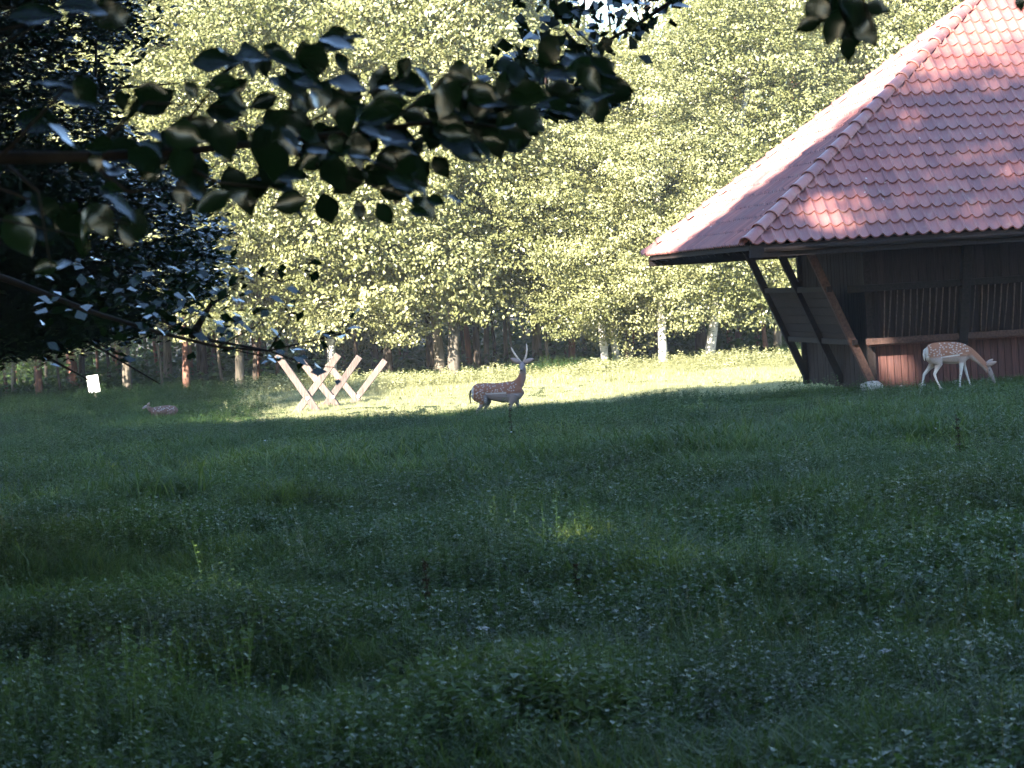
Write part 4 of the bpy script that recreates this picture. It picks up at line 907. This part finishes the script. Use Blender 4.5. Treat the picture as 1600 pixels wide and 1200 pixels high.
def weed_geo(nst, nl, h, spread, ls, seed):
    rng = np.random.default_rng(seed); V = []; Fc = []; T = []
    for s_ in range(nst):
        a = rng.uniform(0, 6.28); r = spread * math.sqrt(rng.uniform(0, 1)); b = np.array([r * math.cos(a), r * math.sin(a), 0]); H = h * rng.uniform(.4, 1.1); ln = rng.normal(size=2) * .12
        tt = rng.normal(.45, .15)
        for i in range(nl):
            t = (i + .6) / nl; c = b + np.array([ln[0] * H * t, ln[1] * H * t, H * t]); a2 = rng.uniform(0, 6.28); el = rng.uniform(-.3, .6); s2 = ls * rng.uniform(.5, 1.15) * (1 - .35 * t)
            d = np.array([math.cos(a2) * math.cos(el), math.sin(a2) * math.cos(el), math.sin(el)]); w = np.array([-math.sin(a2), math.cos(a2), rng.uniform(-.4, .4)]) * s2 * .32
            k = len(V); V += [c, c + d * s2 * .5 - w + [0, 0, s2 * .06], c + d * s2 - [0, 0, s2 * .15], c + d * s2 * .5 + w + [0, 0, s2 * .06]]; Fc.append((k, k + 1, k + 2, k + 3)); T.append(np.clip(tt + rng.normal(0, .18), 0, 1))
        k = len(V); w = np.array([.0025, 0, 0]); top = b + np.array([ln[0] * H, ln[1] * H, H]); V += [b - w, b + w, top + w * .4, top - w * .4]; Fc.append((k, k + 1, k + 2, k + 3)); T.append(.3)
    return V, Fc, T
def coll(name, meshes):
    c = bpy.data.collections.new(name)
    for i, me in enumerate(meshes): c.objects.link(bpy.data.objects.new('%s_%02d' % (name, i), me))
    return c
def scatter(name, col, pts, scl, nvar, label, cat, seed, tilt=.12, rows=None):
    rng = np.random.default_rng(seed); n = len(pts); me = bpy.data.meshes.new(name); me.vertices.add(n); me.vertices.foreach_set('co', np.asarray(pts, np.float32).ravel())
    a = me.attributes.new('rot', 'FLOAT_VECTOR', 'POINT'); rt = np.stack([rng.normal(0, tilt, n), rng.normal(0, tilt, n), rng.uniform(0, 6.28, n)], 1).astype(np.float32); a.data.foreach_set('vector', rt.ravel())
    a = me.attributes.new('scl', 'FLOAT', 'POINT'); a.data.foreach_set('value', np.asarray(scl, np.float32))
    a = me.attributes.new('idx', 'INT', 'POINT'); a.data.foreach_set('value', rng.integers(0, nvar, n).astype(np.int32)); me.update()
    o = link(name, me); ng = bpy.data.node_groups.new(name, 'GeometryNodeTree')
    ng.interface.new_socket('Geometry', in_out='INPUT', socket_type='NodeSocketGeometry'); ng.interface.new_socket('Geometry', in_out='OUTPUT', socket_type='NodeSocketGeometry')
    gi = ng.nodes.new('NodeGroupInput'); go = ng.nodes.new('NodeGroupOutput'); ip = ng.nodes.new('GeometryNodeInstanceOnPoints'); ci = ng.nodes.new('GeometryNodeCollectionInfo')
    ci.inputs['Collection'].default_value = col; ci.inputs['Separate Children'].default_value = True; ci.inputs['Reset Children'].default_value = True
    def na(nm, ty):
        q = ng.nodes.new('GeometryNodeInputNamedAttribute'); q.data_type = ty; q.inputs['Name'].default_value = nm; return [s for s in q.outputs if s.enabled and s.name == 'Attribute'][0]
    L = ng.links.new; L(gi.outputs[0], ip.inputs['Points']); L(ci.outputs[0], ip.inputs['Instance']); ip.inputs['Pick Instance'].default_value = True
    L(na('idx', 'INT'), ip.inputs['Instance Index']); L(na('rot', 'FLOAT_VECTOR'), ip.inputs['Rotation']); L(na('scl', 'FLOAT'), ip.inputs['Scale']); L(ip.outputs[0], go.inputs[0])
    md = o.modifiers.new('scatter', 'NODES'); md.node_group = ng; tag(o, label, cat, kind='stuff'); return o
def pts_on(n, y0, y1, rng, marg=1.5, power=1.0):
    y = y0 + (y1 - y0) * rng.uniform(0, 1, n) ** power; x = rng.uniform(-1, 1, n) * (.19 * y + marg)
    # even density over the trapezoid
    keep = rng.uniform(0, 1, n) < (.19 * y + marg) / (.19 * y1 + marg); x = x[keep]; y = y[keep]
    rel = np.stack([x - c0.x, y - c0.y], 1); a = rel @ np.array([BA.x, BA.y]); b = rel @ np.array([BB.x, BB.y])
    ok = ~((a > KA - .15) & (b > KB - .1) & (b < KB2 + .2)) & ~((a > -.2) & (a < KA) & (b > 2.2) & (b < 8.8) & (rng.uniform(0, 1, len(a)) < .8)); x = x[ok]; y = y[ok]
    return np.stack([x, y, ground(x, y) - .01], 1)
def pn(p, s, o=0): return np.array([noise.noise(Vector((a[0] * s + o, a[1] * s, o))) for a in p])
rg = np.random.default_rng(77)
near_grass = coll('grass_near', [to_mesh('tuft', *blades(42, .20, .10, .006, 10 + i, .5), M['grass']) for i in range(5)])
far_grass = coll('grass_far', [to_mesh('tuft', *blades(60, .26, .28, .012, 20 + i, .5), M['grass']) for i in range(4)])
sunlit_c = coll('grass_sunlit', [to_mesh('tuft', *blades(60, .24, .28, .012, 25 + i, .5), M['sunlit_grass']) for i in range(4)])
sunlit_w = coll('weeds_sunlit', [to_mesh('weed', *weed_geo(16, 9, .32, .30, .085, 45 + i), M['sunlit_grass']) for i in range(4)])  # weeds in the same lightened colour, painted as if in sun
weeds_n = coll('weeds_near', [to_mesh('weed', *weed_geo(9, 11, .20, .12, .044, 30 + i), M['weed']) for i in range(5)])
weeds_f = coll('weeds_far', [to_mesh('weed', *weed_geo(20, 12, .26, .30, .052, 40 + i), M['weed']) for i in range(4)])
stalks = coll('stalks', [to_mesh('stalk', *blades(9, .50, .12, .004, 50 + i, .25), M['dry']) for i in range(4)])
p = pts_on(26000, 7, 27, rg); s = .68 + 1.2 * pn(p, .75) + rg.uniform(-.3, .45, len(p)); scatter('meadow_grass', near_grass, p, np.clip(s, .35, 1.6), 5, 'dense shaded grass close to the camera', 'grass', 1)
p = pts_on(27000, 7, 27, rg); d = pn(p, .35, 5); p = p[d + rg.normal(0, .18, len(p)) > -.22]; s = np.clip(.9 + 1.0 * pn(p, .6, 9) + rg.uniform(-.3, .4, len(p)), .35, 2.1); scatter('meadow_weeds', weeds_n, p, s, 5, 'low broad leaved weeds among the near grass', 'weeds', 2)
p = pts_on(34000, 26, 70, rg); s = np.clip(.95 + 1.0 * pn(p, .25) + rg.uniform(-.3, .4, len(p)), .3, 1.8); s *= 1 - .42 * sstep(36, 48, p[:, 1]); s *= np.where((p[:, 1] > 40) & (p[:, 0] > 2), .8, 1); scatter('meadow_grass', far_grass, p, s, 4, 'shaded grass covering the middle of the meadow', 'grass', 3)
p = pts_on(26000, 26, 70, rg); d = pn(p, .2, 15); k = (d + rg.normal(0, .2, len(p)) > -.04 + .22 * sstep(34, 46, p[:, 1]) + .25 * (p[:, 0] > 3) * (p[:, 1] > 42)) & ~((abs(p[:, 0]) < 2.4) & (p[:, 1] > 53)); p = p[k]; s = np.clip(.9 + .6 * pn(p, .3, 19) + rg.uniform(-.25, .3, len(p)), .4, 1.6); scatter('meadow_weeds', weeds_f, p, s, 4, 'leafy weeds in the middle of the meadow', 'weeds', 4)
p = pts_on(26000, 69, 103, rg, 6); s = np.clip(.85 + .4 * pn(p, .2) + rg.uniform(-.2, .3, len(p)), .4, 1.4); s *= np.where((p[:, 0] > -7.5) & (p[:, 1] < 88), .5, 1); lf = p[:, 0] + rg.normal(0, .5, len(p)) < -.084 * p[:, 1]; scatter('meadow_grass', far_grass, p[lf], s[lf], 4, 'green grass at the left end of the meadow', 'grass', 15); scatter('meadow_grass', sunlit_c, p[~lf], s[~lf], 4, 'grass strip coloured pale for sunlight before the wood', 'grass', 5)
p = pts_on(15000, 70, 108, rg, 6); k = ((p[:, 1] + 3 * pn(p, .3, 3) > 90) | (p[:, 0] < -7.5 + 1.5 * pn(p, .4, 7))); k &= ~((p[:, 0] > -10.2) & (p[:, 0] < -8) & (p[:, 1] > 70) & (p[:, 1] < 79)); p = p[k]; s = np.clip(1.1 + .9 * pn(p, .35, 29) + .4 * sstep(90, 97, p[:, 1]) + rg.uniform(-.3, .4, len(p)), .4, 2.2); lf = p[:, 0] + rg.normal(0, .5, len(p)) < -.084 * p[:, 1]; scatter('meadow_weeds', weeds_f, p[lf], s[lf], 4, 'green weeds at the left end of the meadow', 'weeds', 16); scatter('meadow_weeds', sunlit_w, p[~lf & (p[:, 1] < 96.5)], s[~lf & (p[:, 1] < 96.5)], 4, 'tall weeds coloured sunlit pale along the foot of the wood', 'weeds', 6); q = ~lf & (p[:, 1] >= 96.5); scatter('meadow_weeds', weeds_f, p[q], s[q], 4, 'darker weeds under the first trees of the wood', 'weeds', 17)
tall = coll('tall_weeds', [to_mesh('weed', *weed_geo(10, 16, .42, .16, .05, 60 + i), M['weed']) for i in range(4)])
p = pts_on(17000, 9, 62, rg); d = pn(p * np.array([1, .6, 1]), .55, 71); p = p[(d + rg.normal(0, .08, len(p)) > .07) & ~((p[:, 1] > 44) & (p[:, 0] > 3))]; scatter('meadow_weeds', tall, p, rg.uniform(.45, 1.15, len(p)) * (1 - .4 * sstep(40, 55, p[:, 1])), 4, 'clumps of taller leafy weeds standing out of the meadow', 'weeds', 8)
p = pts_on(1500, 8, 60, rg); k = pn(p, .4, 41) > .12; p = p[k]; scatter('meadow_stalks', stalks, p, rg.uniform(.5, 1.1, len(p)), 4, 'dry seed stalks scattered through the meadow', 'grass', 7)

# ------------------------------------------------------------------ haze volume, added for the washed look of lens glare
HZ = 0.00028
if HZ:
    hm, ht = new_mat('haze'); pv = N(ht, 'ShaderNodeVolumePrincipled'); setv(pv, 'Color', (0.95, 0.96, 1.0, 1)); setv(pv, 'Density', HZ); setv(pv, 'Anisotropy', 0.0)
    ho = N(ht, 'ShaderNodeOutputMaterial'); ht.links.new(pv.outputs[0], ho.inputs['Volume'])
    hb = MB(); hb.add([(x, y, z) for z in (-5.5, 33) for x, y in ((-420, -130), (420, -130), (420, 710), (-420, 710))], [(3, 2, 1, 0), (4, 5, 6, 7), (0, 1, 5, 4), (1, 2, 6, 5), (2, 3, 7, 6), (3, 0, 4, 7)])
    tag(link('haze', hb.mesh('haze', hm)), 'thin haze volume added to stand in for lens glare', 'haze', kind='stuff')
    SC.cycles.volume_bounces = 0; SC.cycles.volume_step_rate = 5.0; SC.cycles.volume_max_steps = 64

# tall dark dock plants
def dock(px, py, h, label, seed):
    g = G(px, py); t = empty('dock_plant', g); tag(t, label, 'plant', 'tall dark docks in the meadow'); rng = np.random.default_rng(seed); m = MB()
    m.tube([(0, 0, -.02), (.01, 0, h * .5), (-.01, .01, h)], [.005, .004, .0015], 6); link('stem', m.mesh('stem', M['dock'], smooth=True), t)
    z = rng.uniform(.35, 1, 260) * h; r = .028 * (1.25 - z / h) * rng.uniform(0, 1, 260) ** .5 + .004; a = rng.uniform(0, 6.28, 260); z = z + .02 * np.sin(z * 90)
    V, Fc = leaf_cloud(np.stack([r * np.cos(a), r * np.sin(a), z], 1), .014, flat=.1, rng=rng); link('seeds', np_mesh('seeds', V, Fc, M['dock'], rng.uniform(0, 1, 260)), t)['kind'] = 'stuff'
    z = rng.uniform(.03, .5, 7) * h; a = rng.uniform(0, 6.28, 7)
    V, Fc = leaf_cloud(np.stack([.04 * np.cos(a), .04 * np.sin(a), z], 1), .12, flat=.2, aspect=.3, rng=rng); link('leaves', np_mesh('leaves', V, Fc, M['weed'], rng.uniform(0, 1, 7)), t)['kind'] = 'stuff'
dock(672, 1010, .42, 'tallest dark dock spike, standing alone in the lower middle of the meadow', 1)
dock(905, 985, .32, 'brown dock with a bushy seed head right of the tallest spike', 2)
dock(1500, 740, .5, 'dark dock in the grass below the grazing deer', 3)
dock(800, 700, .55, 'dark weed stalk just in front of the forelegs of the buck', 4)
def flower(px, py, label, seed):
    g = G(px, py); h = .24 + .1 * random.random(); t = empty('white_flower', g); tag(t, label, 'flower', 'small pale flowers in the grass'); m = MB(); m.tube([(0, 0, 0), (.01, 0, h)], [.003, .002], 5); link('stem', m.mesh('stem', M['grass']), t)
    rng = np.random.default_rng(seed); q = rng.normal(size=(26, 3)) * np.array([.008, .008, .004]) + np.array([.01, 0, h]); V, Fc = leaf_cloud(q, .012, flat=.7, rng=rng); link('petals', np_mesh('petals', V, Fc, M['petal']), t)
flower(416, 735, 'pale flower head near the sunlit tuft left of the picture middle', 1); flower(212, 850, 'pale flower head above the dry sunny tuft at the left', 2); flower(760, 1085, 'small bright flower in the dark grass at the bottom centre', 3); flower(1385, 1125, 'bright flower speck in the lower right grass', 4); flower(800, 712, 'pale flower in the grass below the buck', 5); flower(1140, 705, 'pale flower in the grass left of the barn', 6)
print('tris ok')
